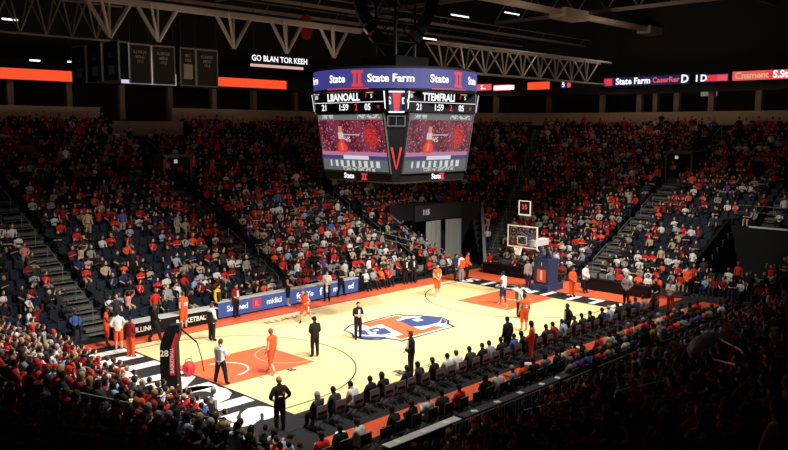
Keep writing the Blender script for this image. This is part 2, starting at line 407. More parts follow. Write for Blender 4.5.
RAD = dict(pel=(.17,.13), spi=(.16,.12), che=(.185,.13), nec=(.064,.064), hed=(.058,.058), sho=(.085,.085), elb=(.056,.056), wri=(.038,.038), hip=(.115,.115), kne=(.078,.078), ank=(.056,.056), toe=(.036,.03))
def head_mesh(c, fwd_pitch=0.):
    """head with brow, nose, lips, chin and ears, centre of the skull at c"""
    nu, nv = 16, 12; V = []; Fc = []; Mi = []
    for j in range(nv+1):
        t = PI*j/nv
        for i in range(nu):
            a = 2*PI*i/nu; x = math.sin(t)*math.sin(a); y = math.sin(t)*math.cos(a); z = math.cos(t)
            rx, ry, rz = .080, .102, .124
            if z < 0: rx *= 1-.22*(-z); ry *= 1-.10*(-z)
            px_, py_, pz_ = x*rx, y*ry, z*rz
            f = max(0, y)
            if f > .75 and -.45 < z < .1: py_ += .022*max(0, 1-abs(x)/.22)*(1-abs(z+.2)/.35)*(1 if abs(z+.2) < .35 else 0)  # nose
            if f > .6 and .0 < z < .25 and .25 < abs(x) < .6: py_ -= .008                                             # eye sockets
            if f > .6 and z < -.78: py_ += .010                                                                   # chin
            if abs(x) > .9 and -.3 < z < .25: px_ += math.copysign(.014, x)                                      # ears
            V.append((c[0]+px_, c[1]+py_, c[2]+pz_))
    for j in range(nv):
        for i in range(nu):
            Fc.append((j*nu+i, (j+1)*nu+i, (j+1)*nu+(i+1)%nu, j*nu+(i+1)%nu)); Mi.append(0)
    return V, Fc, Mi
def hair_mesh(mb, c, style):
    nu, nv = 16, 9; V = []
    for j in range(nv+1):
        for i in range(nu):
            a = 2*PI*i/nu; y = math.cos(a); front = max(0, y)
            end = {'short': 1.95-.95*front**.7, 'long': 2.35-1.35*front**.5, 'cap': 1.45}[style]
            t = end*j/nv; x_, y_, z_ = math.sin(t)*math.sin(a), math.sin(t)*math.cos(a), math.cos(t)
            g = .013 if style != 'long' else .022
            p = [x_*(.080+g), y_*(.102+g), z_*(.124+g)]
            if style == 'long' and z_ < -.05 and y < .5:
                p[2] -= .17*min(1, (-z_-.05)*2.2)*(1-front); p[0] = math.sin(a)*.088*1.05; p[1] = math.cos(a)*.105-.01
            V.append((c[0]+p[0], c[1]+p[1]-.004, c[2]+p[2]+.004))
    Fc = [(j*nu+i, (j+1)*nu+i, (j+1)*nu+(i+1)%nu, j*nu+(i+1)%nu) for j in range(nv) for i in range(nu)]
    mb.add(V, Fc, 0)
    if style == 'cap': mb.prism([(c[0]-.07, c[1]+.08), (c[0]+.07, c[1]+.08), (c[0]+.05, c[1]+.17), (c[0]-.05, c[1]+.17)], c[2]+.035, c[2]+.048, 0)
def hand(mb, wri, elb, side, curl=.5):
    d = Vector(wri-elb).normalized(); up = Vector((0, 0, 1)) if abs(d.z) < .8 else Vector((0, 1, 0))
    if abs(d.z) >= .8: up = Vector((-side, 0, 0))
    n = (up-d*up.dot(d)).normalized(); s_ = d.cross(n)*1.0
    if s_.dot(Vector((-side, 0, 0))) < 0: s_ = -s_
    o = Vector(wri)
    M_ = Matrix((s_, d, n)).transposed().to_4x4(); M_.translation = o+d*.045
    mb.ell((0,0,0), (.040, .052, .016), 8, 6, 0, M_)
    for i, (ln, off) in enumerate(((.068,.028), (.078,.010), (.072,-.009), (.056,-.027))):
        a = o+d*.085+s_*off; b = a+(d-n*curl*.4)*ln*.5; c_ = b+(d*.7-n*curl)*ln*.5
        mb.tube(a-d*.02, b, .0095, .0088, 5, 0); mb.tube(b, c_, .0088, .007, 5, 0)
    a = o+d*.03+s_*.03; b = a+(d*.7+s_*.7)*.035; c_ = b+(d*.9+s_*.2-n*.3)*.03
    mb.tube(a, b, .011, .0105, 5, 0); mb.tube(b, c_, .0105, .008, 5, 0)
FIG = {}
def figure(pose, key, build=1.0):
    """body mesh plus clothing meshes cut from it, all cached by key"""
    if key in FIG: return FIG[key]
    J = pose; names = list(J); idx = {n: i for i, n in enumerate(names)}
    me = bpy.data.meshes.new('b'); me.from_pydata([tuple(J[n]) for n in names], [(idx[a], idx[b]) for a, b, _ in BONES], [])
    o = bpy.data.objects.new('b', me); col.objects.link(o)
    md = o.modifiers.new('s', 'SKIN'); md.use_smooth_shade = True
    sv = me.skin_vertices[0].data
    for n in names:
        r = RAD[n[:3]]; sv[idx[n]].radius = (r[0]*build, r[1]*build)
    for i in range(len(names)): sv[i].use_root = False
    sv[idx['pel']].use_root = True
    o.modifiers.new('u', 'SUBSURF').levels = 1; o.modifiers['u'].render_levels = 1
    dg = bpy.context.evaluated_depsgraph_get(); dg.update()
    ev = bpy.data.meshes.new_from_object(o.evaluated_get(dg)); bpy.data.objects.remove(o); bpy.data.meshes.remove(me)
    VV = np.array([v.co[:] for v in ev.vertices]); NN = np.array([v.normal[:] for v in ev.vertices]); FF = [tuple(p.vertices) for p in ev.polygons]
    best = np.full(len(VV), 1e9); lab = np.array(['torso']*len(VV), dtype=object)
    for a, b, nm in BONES:
        A, B = J[a], J[b]; d = B-A; t = np.clip(((VV-A)@d)/(d@d), 0, 1); q = np.linalg.norm(VV-(A+t[:, None]*d), axis=1)/(np.mean([RAD[a[:3]][0], RAD[b[:3]][0]])*1.0)
        k = q < best; best[k] = q[k]; lab[k] = nm
    flab = []
    for f in FF:
        l = [lab[i] for i in f]; flab.append(max(set(l), key=l.count))
    mb = MB(); mb.add(VV, FF, 0); mb.m = [3 if l == 'foot' else 0 for l in flab]
    hc = J['hed']+V3(0, .02, .075)
    hv, hf, hm = head_mesh(hc); mb.add(hv, hf, 0)
    for s in (-1, 1):
        mb.ell((hc[0]+s*.030, hc[1]+.090, hc[2]+.012), (.012,.008,.006), 6, 4, 1)
    mb.ell((hc[0], hc[1]+.091, hc[2]-.060), (.022,.010,.006), 6, 4, 2)
    hand(mb, J['wril'], J['elbl'], -1); hand(mb, J['wrir'], J['elbr'], 1)
    R = {'body': mb.mesh('body', [SKIN, EYEM, LIPM, BLACK], True)}
    FN = {}
    def cut(name, labs, off, m_, cond=None):
        mp = {}; mb2 = MB(); vs = []; fs = []
        for f, l in zip(FF, flab):
            c = VV[list(f)].mean(0)
            if l in labs or (cond and cond(c, l)):
                g = []
                for i in f:
                    if i not in mp: mp[i] = len(vs); vs.append(VV[i]+NN[i]*off)
                    g.append(mp[i])
                fs.append(tuple(g))
        mb2.add(vs, fs, 0); R[name] = mb2.mesh(name, [m_], True)
    zp = J['pel'][2]; up = lambda c, l: l == 'hips' and c[2] > zp+.0
    cut('tank', {'torso'}, .016, CLOTH, up)
    cut('shirt', {'torso', 'uarm'}, .018, CLOTH, up)
    cut('jacket', {'torso', 'uarm', 'farm'}, .024, CLOTH, lambda c, l: l == 'hips' and c[2] > zp-.06)
    cut('trousers', {'hips', 'thigh', 'shin'}, .016, CLOTH)
    cut('shorts', {'hips', 'thigh'}, .020, CLOTH)
    cut('shoel', set(), .012, SHOEM, lambda c, l: l == 'foot' and c[0] < 0); cut('shoer', set(), .012, SHOEM, lambda c, l: l == 'foot' and c[0] > 0)
    for st in ('short', 'long', 'cap'):
        h = MB(); hair_mesh(h, hc, st); R['hair_'+st] = h.mesh('hair', [HAIRM], True)
    FIG[key] = R; bpy.data.meshes.remove(ev); return R
SK = {'light': (.62,.36,.25), 'tan': (.50,.27,.17), 'brown': (.20,.095,.055), 'dark': (.095,.045,.028)}
HC = {'dark': (.018,.012,.010), 'brown': (.075,.035,.018), 'blond': (.36,.22,.09), 'grey': (.35,.34,.33), 'black': (.006,.006,.007), 'ginger': (.28,.08,.025)}
CC = {'black': (.008,.008,.010), 'charcoal': (.03,.03,.034), 'red': (.60,.022,.018), 'orange': (.86,.10,.025), 'dark red': (.22,.012,.014), 'white': (.72,.71,.70), 'grey': (.28,.28,.29), 'navy': (.018,.028,.10),
      'blue': (.06,.13,.45), 'purple': (.14,.06,.26), 'tan': (.50,.36,.24), 'yellow': (.80,.50,.05), 'green': (.04,.12,.07), 'light blue': (.30,.42,.60), 'pink': (.75,.25,.25), 'brown': (.10,.05,.03)}
def person(name, loc, face, key, pose, top=('shirt','black'), legs=('trousers','black'), hair=('short','dark'), skin='light', shoes=(.01,.01,.012), scale=1., build=1.):
    R = figure(pose, key, build)
    if name not in ('spectator', 'seated_person'): scale *= 1.05
    b = link(name, R['body'], None, loc, face-PI/2); b.color = (*SK[skin], 1); b.scale = (scale,)*3
    def part(nm, me, c): o = link(nm, me, b); o.color = (*c, 1); return o
    part('hair' if hair[0] != 'cap' else 'cap', R['hair_'+hair[0]], HC.get(hair[1]) or CC[hair[1]])
    part({'tank': 'jersey'}.get(top[0], top[0]), R[top[0]], CC[top[1]])
    part(legs[0], R[legs[0]], CC[legs[1]]); 
    if name not in ('spectator', 'seated_person'):
        for q in 'lr': part('shoe', R['shoe'+q], shoes)
    return b
POSES = {}
def P_(kind, arms, x='', lean=0.):
    k = (kind, arms, x, lean)
    if k not in POSES: POSES[k] = pose_seated(arms, lean) if kind == 'sit' else pose_standing(arms, x, lean)
    return k, POSES[k]
def put_person(name, label, cat, loc, face, kind, arms, legsp='stand', lean=0., group=None, **kw):
    k, J = P_(kind, arms, legsp if kind != 'sit' else '', lean)
    o = person(name, loc, face, k, J, **kw); tag(o, label, cat, group); return o

# ---- people standing on the floor, feet where the photograph has them
WHITE_SHOE = (.7,.7,.7)
TOEAM = math.atan2(-1, -1)   # facing the camera corner
def st(name, label, px, py, face, arms='down', legsp='stand', lean=0., z=0., **kw):
    p = at_z(px, py, z); return put_person(name, label, 'person', (p[0], p[1], z), math.radians(face), 'stand', arms, legsp, lean, **kw)
ORG, BLK, WHT = ('tank','orange'), ('shirt','black'), ('shirt','white')
SPEC = [
 ('referee', 'bald referee in striped shirt and black trousers holding out a ball, by the near key', 221, 384, 20, 'hold', 'wide', dict(top=('shirt','white'), hair=('short','brown'), skin='light')),
 ('basketball_player', 'player in orange jersey and shorts standing on the orange key in front of the referee', 272, 374, 100, 'down', 'walk', dict(top=ORG, legs=('shorts','orange'), skin='light', hair=('short','ginger'), shoes=WHITE_SHOE, scale=1.05)),
 ('coach', 'man in black suit seen from behind, alone between the key and centre emblem', 315, 357, 70, 'front', 'stand', dict(top=('jacket','black'), hair=('short','black'), skin='brown')),
 ('staff_member', 'man in black polo with arms folded, feet on the left tip of the centre emblem', 358, 339, -110, 'fold', 'stand', dict(top=BLK, hair=('short','dark'))),
 ('coach', 'man in black suit and white shirt standing below the centre emblem', 411, 375, 150, 'front', 'stand', dict(top=('jacket','black'), hair=('short','dark'))),
 ('basketball_player', 'player in orange running along the far sideline before the blue board', 306, 323, 185, 'run', 'run', dict(top=('tank','orange'), legs=('shorts','orange'), hair=('short','ginger'))),
 ('event_guard', 'man in black vest over white sleeves on the court left of the running player', 212, 341, 10, 'front', 'stand', dict(top=('jacket','white'), hair=('short','brown'))),
 ('event_guard', 'person in dark jacket open over yellow shirt beside the left end of blue board', 218, 318, -60, 'down', 'stand', dict(top=('jacket','yellow'), skin='tan')),
 ('event_guard', 'man in dark maroon vest holding his hands together before the blue board', 236, 317, -80, 'front', 'stand', dict(top=('shirt','dark red'), hair=('short','dark'), skin='tan')),
 ('basketball_player', 'tall player in black sleeveless top and shorts with bare legs before the blue board', 288, 306, -40, 'front', 'stand', dict(top=('tank','black'), legs=('shorts','black'), hair=('short','brown'), shoes=WHITE_SHOE, scale=1.12)),
 ('referee', 'man in white shirt and black trousers holding a white towel before the blue board', 327, 301, -130, 'front', 'stand', dict(top=('shirt','white'), hair=('short','brown'))),
 ('staff_member', 'man all in black with folded arms at right end of the blue board', 341, 296, -90, 'fold', 'wide', dict(top=BLK, hair=('short','grey'))),
 ('staff_member', 'man in black jacket standing on floor beside the stanchion and orange players', 155, 342, 0, 'front', 'walk', dict(top=('jacket','black'), hair=('long','brown'))),
 ('basketball_player', 'player in orange uniform number 55 seen from behind by the scorer table', 184, 329, 95, 'front', 'stand', dict(top=ORG, legs=('shorts','orange'), hair=('short','brown'), scale=1.05)),
 ('basketball_player', 'player in white warm-up top and orange shorts at far left corner', 119, 350, 60, 'hips', 'stand', dict(top=('shirt','white'), legs=('shorts','orange'))),
 ('basketball_player', 'player in dark red top and orange trousers, leaning, left of the stanchion', 131, 357, 20, 'front', 'stand', dict(top=('jacket','dark red'), legs=('trousers','orange'), hair=('short','dark'), skin='tan')),
 ('basketball_player', 'player in plain orange jersey at the far left corner, nearest the stands', 107, 346, -20, 'clap', 'stand', dict(top=ORG, legs=('shorts','orange'), skin='brown', hair=('short','black'))),
 ('staff_member', 'grey haired person in pale grey top standing behind the scorer table', 168, 318, -100, 'down', 'stand', dict(top=('jacket','grey'), hair=('short','grey'))),
 ('staff_member', 'person in white shirt standing behind the scorer table', 177, 315, -100, 'down', 'stand', dict(top=('jacket','white'), hair=('short','dark'))),
 ('staff_member', 'person in pale blue top standing behind the scorer table', 195, 309, -60, 'front', 'stand', dict(top=('jacket','light blue'), hair=('short','brown'))),
 ('staff_member', 'person in white jacket with red stripe at right end of scorer table', 206, 308, -80, 'front', 'stand', dict(top=('jacket','white'), hair=('short','blond'))),
 ('staff_member', 'left man in black suit of the pair at the far sideline bench', 405, 284, -90, 'front', 'stand', dict(top=('jacket','black'), hair=('short','dark'))),
 ('staff_member', 'right man in black suit of the pair at the far sideline bench', 413, 283, -110, 'down', 'stand', dict(top=('jacket','black'), hair=('short','grey'))),
 ('basketball_player', 'player in orange jersey alone at the far right of the court by the sideline', 437, 296, -120, 'front', 'walk', dict(top=ORG, legs=('shorts','orange'), scale=1.08, shoes=WHITE_SHOE)),
 ('staff_member', 'man in navy suit at the far right court corner, left of the orange shirts', 455, 281, -60, 'down', 'stand', dict(top=('jacket','navy'), hair=('short','black'), skin='tan')),
 ('staff_member', 'person with orange vest over white sleeves and grey trousers at far court corner', 461, 281, 80, 'down', 'stand', dict(top=('shirt','white'), legs=('trousers','grey'), hair=('short','brown'))),
 ('staff_member', 'person in orange jacket at the far court corner before the tunnel curtains', 467, 279, -70, 'front', 'stand', dict(top=('jacket','orange'), hair=('short','brown'))),
 ('basketball_player', 'player in navy shorts and pale top on the far orange key', 503, 304, 95, 'front', 'wide', dict(top=('tank','white'), legs=('shorts','navy'), skin='brown', hair=('short','black'), shoes=WHITE_SHOE, scale=1.05)),
 ('referee', 'referee in striped shirt with black trousers beside the far key', 519, 318, -20, 'down', 'stand', dict(top=('shirt','white'), hair=('short','brown'))),
 ('basketball_player', 'player in orange beside the referee at the far key', 524, 331, 60, 'down', 'stand', dict(top=ORG, legs=('shorts','orange'), shoes=WHITE_SHOE, scale=1.05)),
 ('coach', 'man in black suit standing at the near sideline below the far key', 507, 357, 80, 'down', 'stand', dict(top=('jacket','black'), hair=('short','black'))),
 ('staff_member', 'person in bright orange shirt standing behind the sideline bench', 531, 362, 120, 'front', 'stand', dict(top=('jacket','orange'), legs=('trousers','orange'), hair=('long','dark'))),
 ('coach', 'man in black tracksuit standing on the court edge right of the far key', 567, 341, 150, 'hips', 'stand', dict(top=('jacket','black'), hair=('short','brown'), skin='tan')),
 ('basketball_player', 'bald man all in orange standing right of the basket base', 572, 297, -110, 'front', 'stand', dict(top=('jacket','orange'), legs=('trousers','orange'), hair=('short','brown'), skin='tan')),
 ('staff_member', 'man in white top and dark trousers right of the orange figure behind baseline', 585, 293, -100, 'front', 'stand', dict(top=('jacket','white'), hair=('short','black'))),
 ('staff_member', 'man in navy suit and white shirt beneath the far backboard', 528, 288, 180, 'down', 'stand', dict(top=('jacket','white'), legs=('trousers','navy'), hair=('short','dark'))),
 ('staff_member', 'man in grey shirt with red lettering and black shorts behind the right baseline', 626, 305, 175, 'hips', 'stand', dict(top=('jacket','grey'), hair=('short','grey'))),
 ('staff_member', 'person in black vest, white sleeves and orange trousers with pink hat', 655, 311, 170, 'front', 'stand', dict(top=('shirt','black'), legs=('trousers','orange'), hair=('cap','pink'))),
 ('staff_member', 'person in patterned white sweater and long orange trousers by the near right corner', 670, 312, -175, 'clap', 'stand', dict(top=('jacket','white'), legs=('trousers','orange'), hair=('short','ginger'))),
 ('staff_member', 'person in orange and white jacket bending beside the dark tunnel wall', 687, 296, 190, 'front', 'stand', dict(top=('jacket','orange'), legs=('trousers','black'), hair=('short','brown'))),
 ('staff_member', 'person with blond hair in black polo with chest writing standing at near left court corner', 280, 431, 75, 'hips', 'stand', dict(top=BLK, hair=('short','blond'), scale=1.02)),
 ('standing_visitor', 'person in yellow shirt standing at the near barrier behind the back floor row', 'AT', (15.3,-6.35), 90, 'front', 'stand', dict(top=('shirt','yellow'), hair=('short','brown'))),
 ('standing_visitor', 'person in black jacket standing at near barrier left of the yellow shirt', 'AT', (14.5,-6.35), 80, 'down', 'stand', dict(top=('jacket','black'), hair=('long','dark'))),
 ('standing_visitor', 'person in grey jacket standing at near barrier right of the yellow shirt', 'AT', (16.2,-6.4), 110, 'phone', 'stand', dict(top=('jacket','grey'), hair=('short','grey'))),
 ('security_guard', 'man in dark suit over white shirt standing in the far left stand aisle', 91, 286, -100, 'front', 'stand', dict(top=('jacket','black'), hair=('short','grey'), z=1.35)),
 ('security_guard', 'man in black coat with folded hands at the foot of the left stairs', 103, 290, -100, 'front', 'stand', dict(top=('jacket','black'), hair=('short','blond'), z=1.2)),
]
FLOOR = {}
for i, (nm, lb, px, py, fc, arms, lg, kw) in enumerate(SPEC):
    kw = dict(kw); z = kw.pop('z', 0.)
    if px == 'AT': FLOOR[i] = put_person(nm, lb, 'person', (*py, 0), math.radians(fc), 'stand', arms, lg, 0., **kw)
    else: FLOOR[i] = st(nm, lb, px, py, fc, arms, lg, 0., z, **kw)
def on_body(o, nm, build, mats):
    mb = MB(); build(mb); return mb.build(nm, mats, o)
# referee stripes, towel, vests, jersey numbers
def stripes(mb):
    for x in (-.12, -.07, -.02, .03, .08, .13):
        mb.box(x-.008, x+.008, -.188, -.172, .98, 1.42); mb.box(x-.008, x+.008, .150, .168, .98, 1.40)
for i in (0, 28): on_body(FLOOR[i], 'shirt_stripes', stripes, [BLACK])
def vest(mb):
    mb.prism([(-.18,-.16), (-.06,-.19), (.06,-.19), (.18,-.16), (.215,0), (.18,.14), (.05,.17), (-.05,.17), (-.18,.14), (-.215,0)], .90, 1.42)
BVEST = mat('black_vest', (.010,.010,.012), .8); OVEST = mat('orange_vest', (.86,.10,.025), .8)
on_body(FLOOR[6], 'vest', vest, [BVEST]); on_body(FLOOR[25], 'vest', vest, [OVEST])
def open_jacket(mb):
    for s in (-1, 1):
        mb.prism([(s*.22,-.15), (s*.0,-.20), (s*.0,-.17), (s*.19,-.12), (s*.205,.06), (s*.14,.17), (s*.09,.18), (s*.12,.20), (s*.23,.12)], .80, 1.43)
on_body(FLOOR[7], 'jacket', open_jacket, [BVEST])
def towel(mb): mb.box(-.05, .05, .23, .26, .55, 1.08); mb.box(.0, .07, .26, .28, .6, 1.0)
on_body(FLOOR[10], 'towel', towel, [PW])
def num(o, s, back=True, m_=None, z=1.22):
    mb = MB()
    fn = plane_fn((0, -.19 if back else .175, z), (1, 0, 0) if back else (-1, 0, 0), (0, 0, 1))
    put_text(mb, s, fn, .22, .03); mb.build('jersey_number', [m_ or PW], o)
num(FLOOR[13], '55'); num(FLOOR[5], '4', True); num(FLOOR[23], '3', False); num(FLOOR[29], '2')
def shirtfront(mb): mb.prism([(-.045,.13), (.045,.13), (.04,.18), (-.04,.18)], 1.08, 1.44)
for i in (3, 4, 8, 21, 22, 32, 44): on_body(FLOOR[i], 'shirt_front', shirtfront, [PW])
# white and red marks on the back of the black polo
def polo(mb): mb.box(-.10, .03, -.192, -.16, 1.20, 1.225, 0); mb.box(.04, .12, -.192, -.16, 1.29, 1.34, 1)
on_body(FLOOR[40], 'back_print', polo, [PW, mat('red_print', (.6,.05,.04), .7)])
def gprint(mb): mb.box(-.11, .11, .15, .176, 1.24, 1.30, 0)
on_body(FLOOR[36], 'chest_print', gprint, [MATS['red_print']])
# ball in the referee's hands
def piping(mb):
    for s in (-1, 1): mb.box(s*.205-.012, s*.205+.012, -.035, .035, 1.02, 1.34)
    for s in (-1, 1): mb.box(s*.185-.012, s*.185+.012, -.025, .03, .62, .90)
for i in (1, 5, 13, 23, 29): on_body(FLOOR[i], 'white_piping', piping, [PW])
p = at_z(221, 384); rm = Matrix.Rotation(math.radians(20)-PI/2, 4, 'Z'); q = rm@Vector((.02, .44, 1.14))
mb = MB(); mb.ell((0,0,0), (.12,.12,.12), 14, 10, 0); tag(mb.build('basketball', [mat('pale_ball', (.75,.62,.5), .6)], loc=(p[0]+q.x, p[1]+q.y, q.z), smooth=True), 'pale basketball held out by the referee at the near key', 'ball')
ORD = ['first','second','third','fourth','fifth','sixth','seventh','eighth','ninth','tenth','eleventh','twelfth','thirteenth','fourteenth','fifteenth','sixteenth','seventeenth','eighteenth','nineteenth','twentieth',
 'twenty-first','twenty-second','twenty-third','twenty-fourth','twenty-fifth','twenty-sixth','twenty-seventh','twenty-eighth','twenty-ninth','thirtieth']
def ordn(i):
    if i < 30: return ORD[i]
    t = {3:'thirty',4:'forty',5:'fifty',6:'sixty',7:'seventy',8:'eighty',9:'ninety'}
    n = i+1
    if n >= 100: return 'hundred-'+ordn(n-101) if n > 100 else 'hundredth'
    return (t[n//10]+'-'+ORD[n%10-1]) if n % 10 else t[n//10][:-1]+'ieth'
# ------------------------------------------------------------------ folding chairs and the people in them
CHG = mat('chair_grey', (.17,.175,.18), .6)
def make_chair():
    root = empty('folding_chair', (0,0,0))
    mb = MB(); mb.box(-.22, .22, -.20, .22, .425, .455); mb.build('seat', [BLACK], root)
    mb = MB(); mb.prism([(-.24,-.23), (.24,-.23), (.24,-.20), (-.24,-.20)], .56, .93); mb.box(-.20, .20, -.238, -.23, .60, .72, 1); mb.build('backrest', [CHG, BLACK], root)
    for s in (-1, 1):
        mb = MB(); mb.path([(s*.22,-.22,.94), (s*.22,-.19,.44), (s*.22,.22,.0)], .014, 5); mb.path([(s*.20,.20,.43), (s*.20,-.26,.0)], .014, 5); mb.build('leg', [DSTEEL], root)
    return root
CH0 = make_chair(); ch_used = [False]
def chair(x, y, face, label, group, z=0.):
    o = CH0 if not ch_used[0] else copy_tree(CH0)
    ch_used[0] = True
    o.location = (x, y, z); o.rotation_euler = (0, 0, face-PI/2); tag(o, label, 'chair', group); return o
def sit(label, x, y, face, arms='knees', lean=0., z=0., name='seated_person', group=None, **kw):
    return put_person(name, label, 'person', (x, y, z), face, 'sit', arms, '', lean, group, **kw)
ROW1 = [(-.3,'charcoal','long','grey'), (.55,'charcoal','short','dark'), (1.4,'white','short','black'), (2.2,'black','short','dark'), (2.95,'black','long','dark'), (3.6,None,0,0), (4.15,'black','short','dark'), (4.95,'charcoal','short','black'), (5.8,'black','short','brown'),
  (6.5,'white','short','black'), (7.2,'white','short','brown'), (8.05,'charcoal','short','dark'), (8.75,'black','short','dark'), (9.4,'grey','short','black'), (10.2,'black','short','dark'), (11.,'blue','short','dark'), (11.8,'black','long','dark'), (12.6,'black','short','black'), (13.5,'charcoal','short','dark'),
  (14.3,'dark red','short','black'), (15.1,'light blue','short','dark'), (15.9,'charcoal','short','brown'), (16.8,'charcoal','short','black'), (17.6,'black','short','black'), (18.5,'navy','short','dark'), (19.4,'light blue','short','grey'), (20.3,'black','short','dark'), (21.3,'black','short','brown'), (22.2,'navy','short','dark'), (23.1,'grey','short','dark'), (24.0,'black','short','dark')]
for i, (x, c, hs, hc_) in enumerate(ROW1):
    y = -1.75-.03*x*.5
    chair(x, y, PI/2, f'grey folding chair, {ORD[i] if i < 30 else "last"} from the near left corner in the sideline row', 'sideline bench chairs')
    if c: sit(f'person in {c} top, {hc_} hair, {ORD[i] if i<30 else "last"} sideline chair from near left corner', x, y+.02, PI/2+random.uniform(-.25,.25), random.choice(['knees','knees','fold','chin']), .25 if i % 3 else 0.,
        top=('jacket', c), legs=('trousers','black'), hair=(hs, hc_), skin=random.choice(['light','brown','tan']))
# second row behind the orange strip: press row at a counter
R2C = ['red','black','white','dark red','charcoal','black','white','charcoal','red','dark red','black','white','grey','orange','black','grey','charcoal','white','orange','black','navy','red','white','black','grey','orange','tan']
x = -2.6; k = 0
while x < 24:
    y = -4.65+random.uniform(-.08,.08); c = R2C[k % len(R2C)]; hs, hc_ = random.choice([('short','dark'), ('short','brown'), ('long','dark'), ('short','grey'), ('short','black')])
    chair(x, y, PI/2, f'folding chair, {ordn(k)} from the left in the row behind the orange floor strip', 'second row floor chairs')
    if k not in (3, 9, 20): sit(f'person in {c} top, {hc_} hair, {ordn(k)} from left behind orange floor strip', x, y+.02, PI/2+random.uniform(-.4,.4), random.choice(['knees','phone','chin','fold','clap']), random.choice([0,.25]),
        top=(random.choice(['shirt','jacket']), c), legs=('trousers', random.choice(['black','navy','charcoal'])), hair=(hs, hc_), skin=random.choice(['light','light','tan','brown']))
    x += .80 if x < 10 else .72; k += 1
# third row, packed, toward the near right corner
x = 9.6; k = 0; R3C = ['grey','orange','white','black','red','purple','tan','navy','white','orange','blue','black','dark red','grey']
while x < 27.:
    y = -5.75+random.uniform(-.08,.08); c = R3C[(k*5) % len(R3C)]; hs, hc_ = random.choice([('short','dark'), ('short','brown'), ('long','dark'), ('short','grey'), ('long','blond')])
    chair(x, y, PI/2, f'folding chair in back floor row against the near barrier, {ordn(k)} from its left end', 'third row floor chairs')
    sit(f'person in {c} top, {hc_} hair, back floor row at near barrier, {ordn(k)} from left', x, y+.02, PI/2+random.uniform(-.4,.4), random.choice(['knees','phone','chin','fold','clap']), random.choice([0,.25]),
        top=(random.choice(['shirt','jacket']), c), legs=('trousers', random.choice(['black','navy','charcoal'])), hair=(hs, hc_), skin=random.choice(['light','light','tan','brown']))
    x += .74; k += 1
# far bench, right of the blue board and behind the far baseline
def bench_row(n, a, b, face, lab, cols, p=.8, grp=None):
    for i in range(n):
        t = i/(n-1); x = a[0]+(b[0]-a[0])*t; y = a[1]+(b[1]-a[1])*t
        chair(x, y, face, f'black folding chair, {ordn(i)} in the row {lab}', grp)
        if random.random() < p:
            c = random.choice(cols); hc_ = random.choice(['dark','brown','grey','blond'])
            sit(f'{c} top, {hc_} hair, {ordn(i)} in row {lab}', x, y, face+random.uniform(-.3,.3), random.choice(['knees','clap','chin','fold']), 0., top=('shirt', c), hair=(random.choice(['short','short','long']), hc_), skin=random.choice(['light','tan','brown']))
bench_row(13, (17.6, 14.55), (26.2, 14.75), -PI/2, 'right of the blue board', ['black','red','white','grey','orange'], .55, 'far sideline bench chairs')
bench_row(12, (29.3, 13.4), (29.3, 7.2), PI, 'behind far baseline, left of basket base', ['red','dark red','white','black'], .8, 'far baseline chairs')
bench_row(9, (29.2, 4.8), (29.2, -.5), PI, 'behind far baseline, right of basket base', ['red','white','orange','light blue','black'], .8, 'far baseline chairs right of base')
def table(name, a, b, y_or_x, label, m_front, m_top, dep=.55, h=.76, axis='x'):
    mb = MB(); root = empty(name, (0,0,0))
    t = MB()
    if axis == 'x': mb.box(a, b, y_or_x, y_or_x+dep, .04, h-.04); t.box(a-.03, b+.03, y_or_x-.04, y_or_x+dep+.04, h-.04, h)
    else: mb.box(y_or_x, y_or_x+dep, a, b, .04, h-.04); t.box(y_or_x-.04, y_or_x+dep+.04, a-.03, b+.03, h-.04, h)
    mb.build('front_panel', [m_front], root); t.build('tabletop', [m_top], root); tag(root, label, 'table'); return root
table('press_table', 7.8, 13.2, 28.2, 'long black press table behind the far baseline', BLACK, BLACK, .5, .76, 'y')
table('press_table', .3, 5.0, 28.15, 'black press table behind the far baseline, right of basket base', BLACK, BLACK, .45, .76, 'y')
WT = mat('white_tabletop', (.62,.62,.62), .5)
table('press_table', -1.0, 2.4, -5.9, 'narrow white topped table behind near second row at its left end', BLACK, WT, .28, .78)
table('press_table', 2.6, 9.2, -5.9, 'dark topped press counter with papers near the metal barrier', BLACK, mat('grey_tabletop', (.05,.05,.055), .5), .28, .78)
for i, x in enumerate((-.5, .7, 1.8, 3.3, 4.6, 6.0, 7.4, 8.5)):
    mb = MB(); mb.box(-.10, .10, -.12, .12, 0, .006); o = mb.build('paper_sheet', [PW], loc=(x, -5.76, .782), rz=.3*i)
    tag(o, f'white sheet of paper, {ORD[i]} from the left on the near press counters', 'paper', 'papers on the near counters')
# far side: scorer table then LED board table
root = empty('scorer_table', (0,0,0))
mb = MB(); mb.box(.2, 6.0, 14.05, 14.7, .03, .74, 0); mb.build('front_panel', [BLACK], root)
mb = MB(); mb.box(.15, 6.05, 14.0, 14.8, .74, .79, 0); mb.build('tabletop', [mat('pale_tabletop', (.45,.47,.46), .5)], root)
mb = MB(); 
for i, s in enumerate(['ILLINOIS', 'BASKETBALL']): put_text(mb, s, plane_fn((1.9+i*2.6, 14.04, .38), (1,0,0), (0,0,1)), .36, .02, sx=.95)
mb.build('white_lettering', [PW], root); tag(root, 'black fronted scorer table with white lettering left of the blue board', 'table')
root = empty('led_board', (0,0,0)); BY = 14.45
mb = MB(); mb.box(6.25, 17.0, BY, BY+.25, .03, .92, 0); mb.box(6.25, 17.0, BY-.03, BY+.5, .90, .96, 1); mb.box(6.2, 6.3, BY-.05, BY+.28, .02, .95, 0); mb.box(16.9, 17.35, BY-.03, BY+.3, .02, 1.0, 0)
mb.build('housing', [BLACK, mat('pale_edge', (.5,.52,.52), .5)], root)
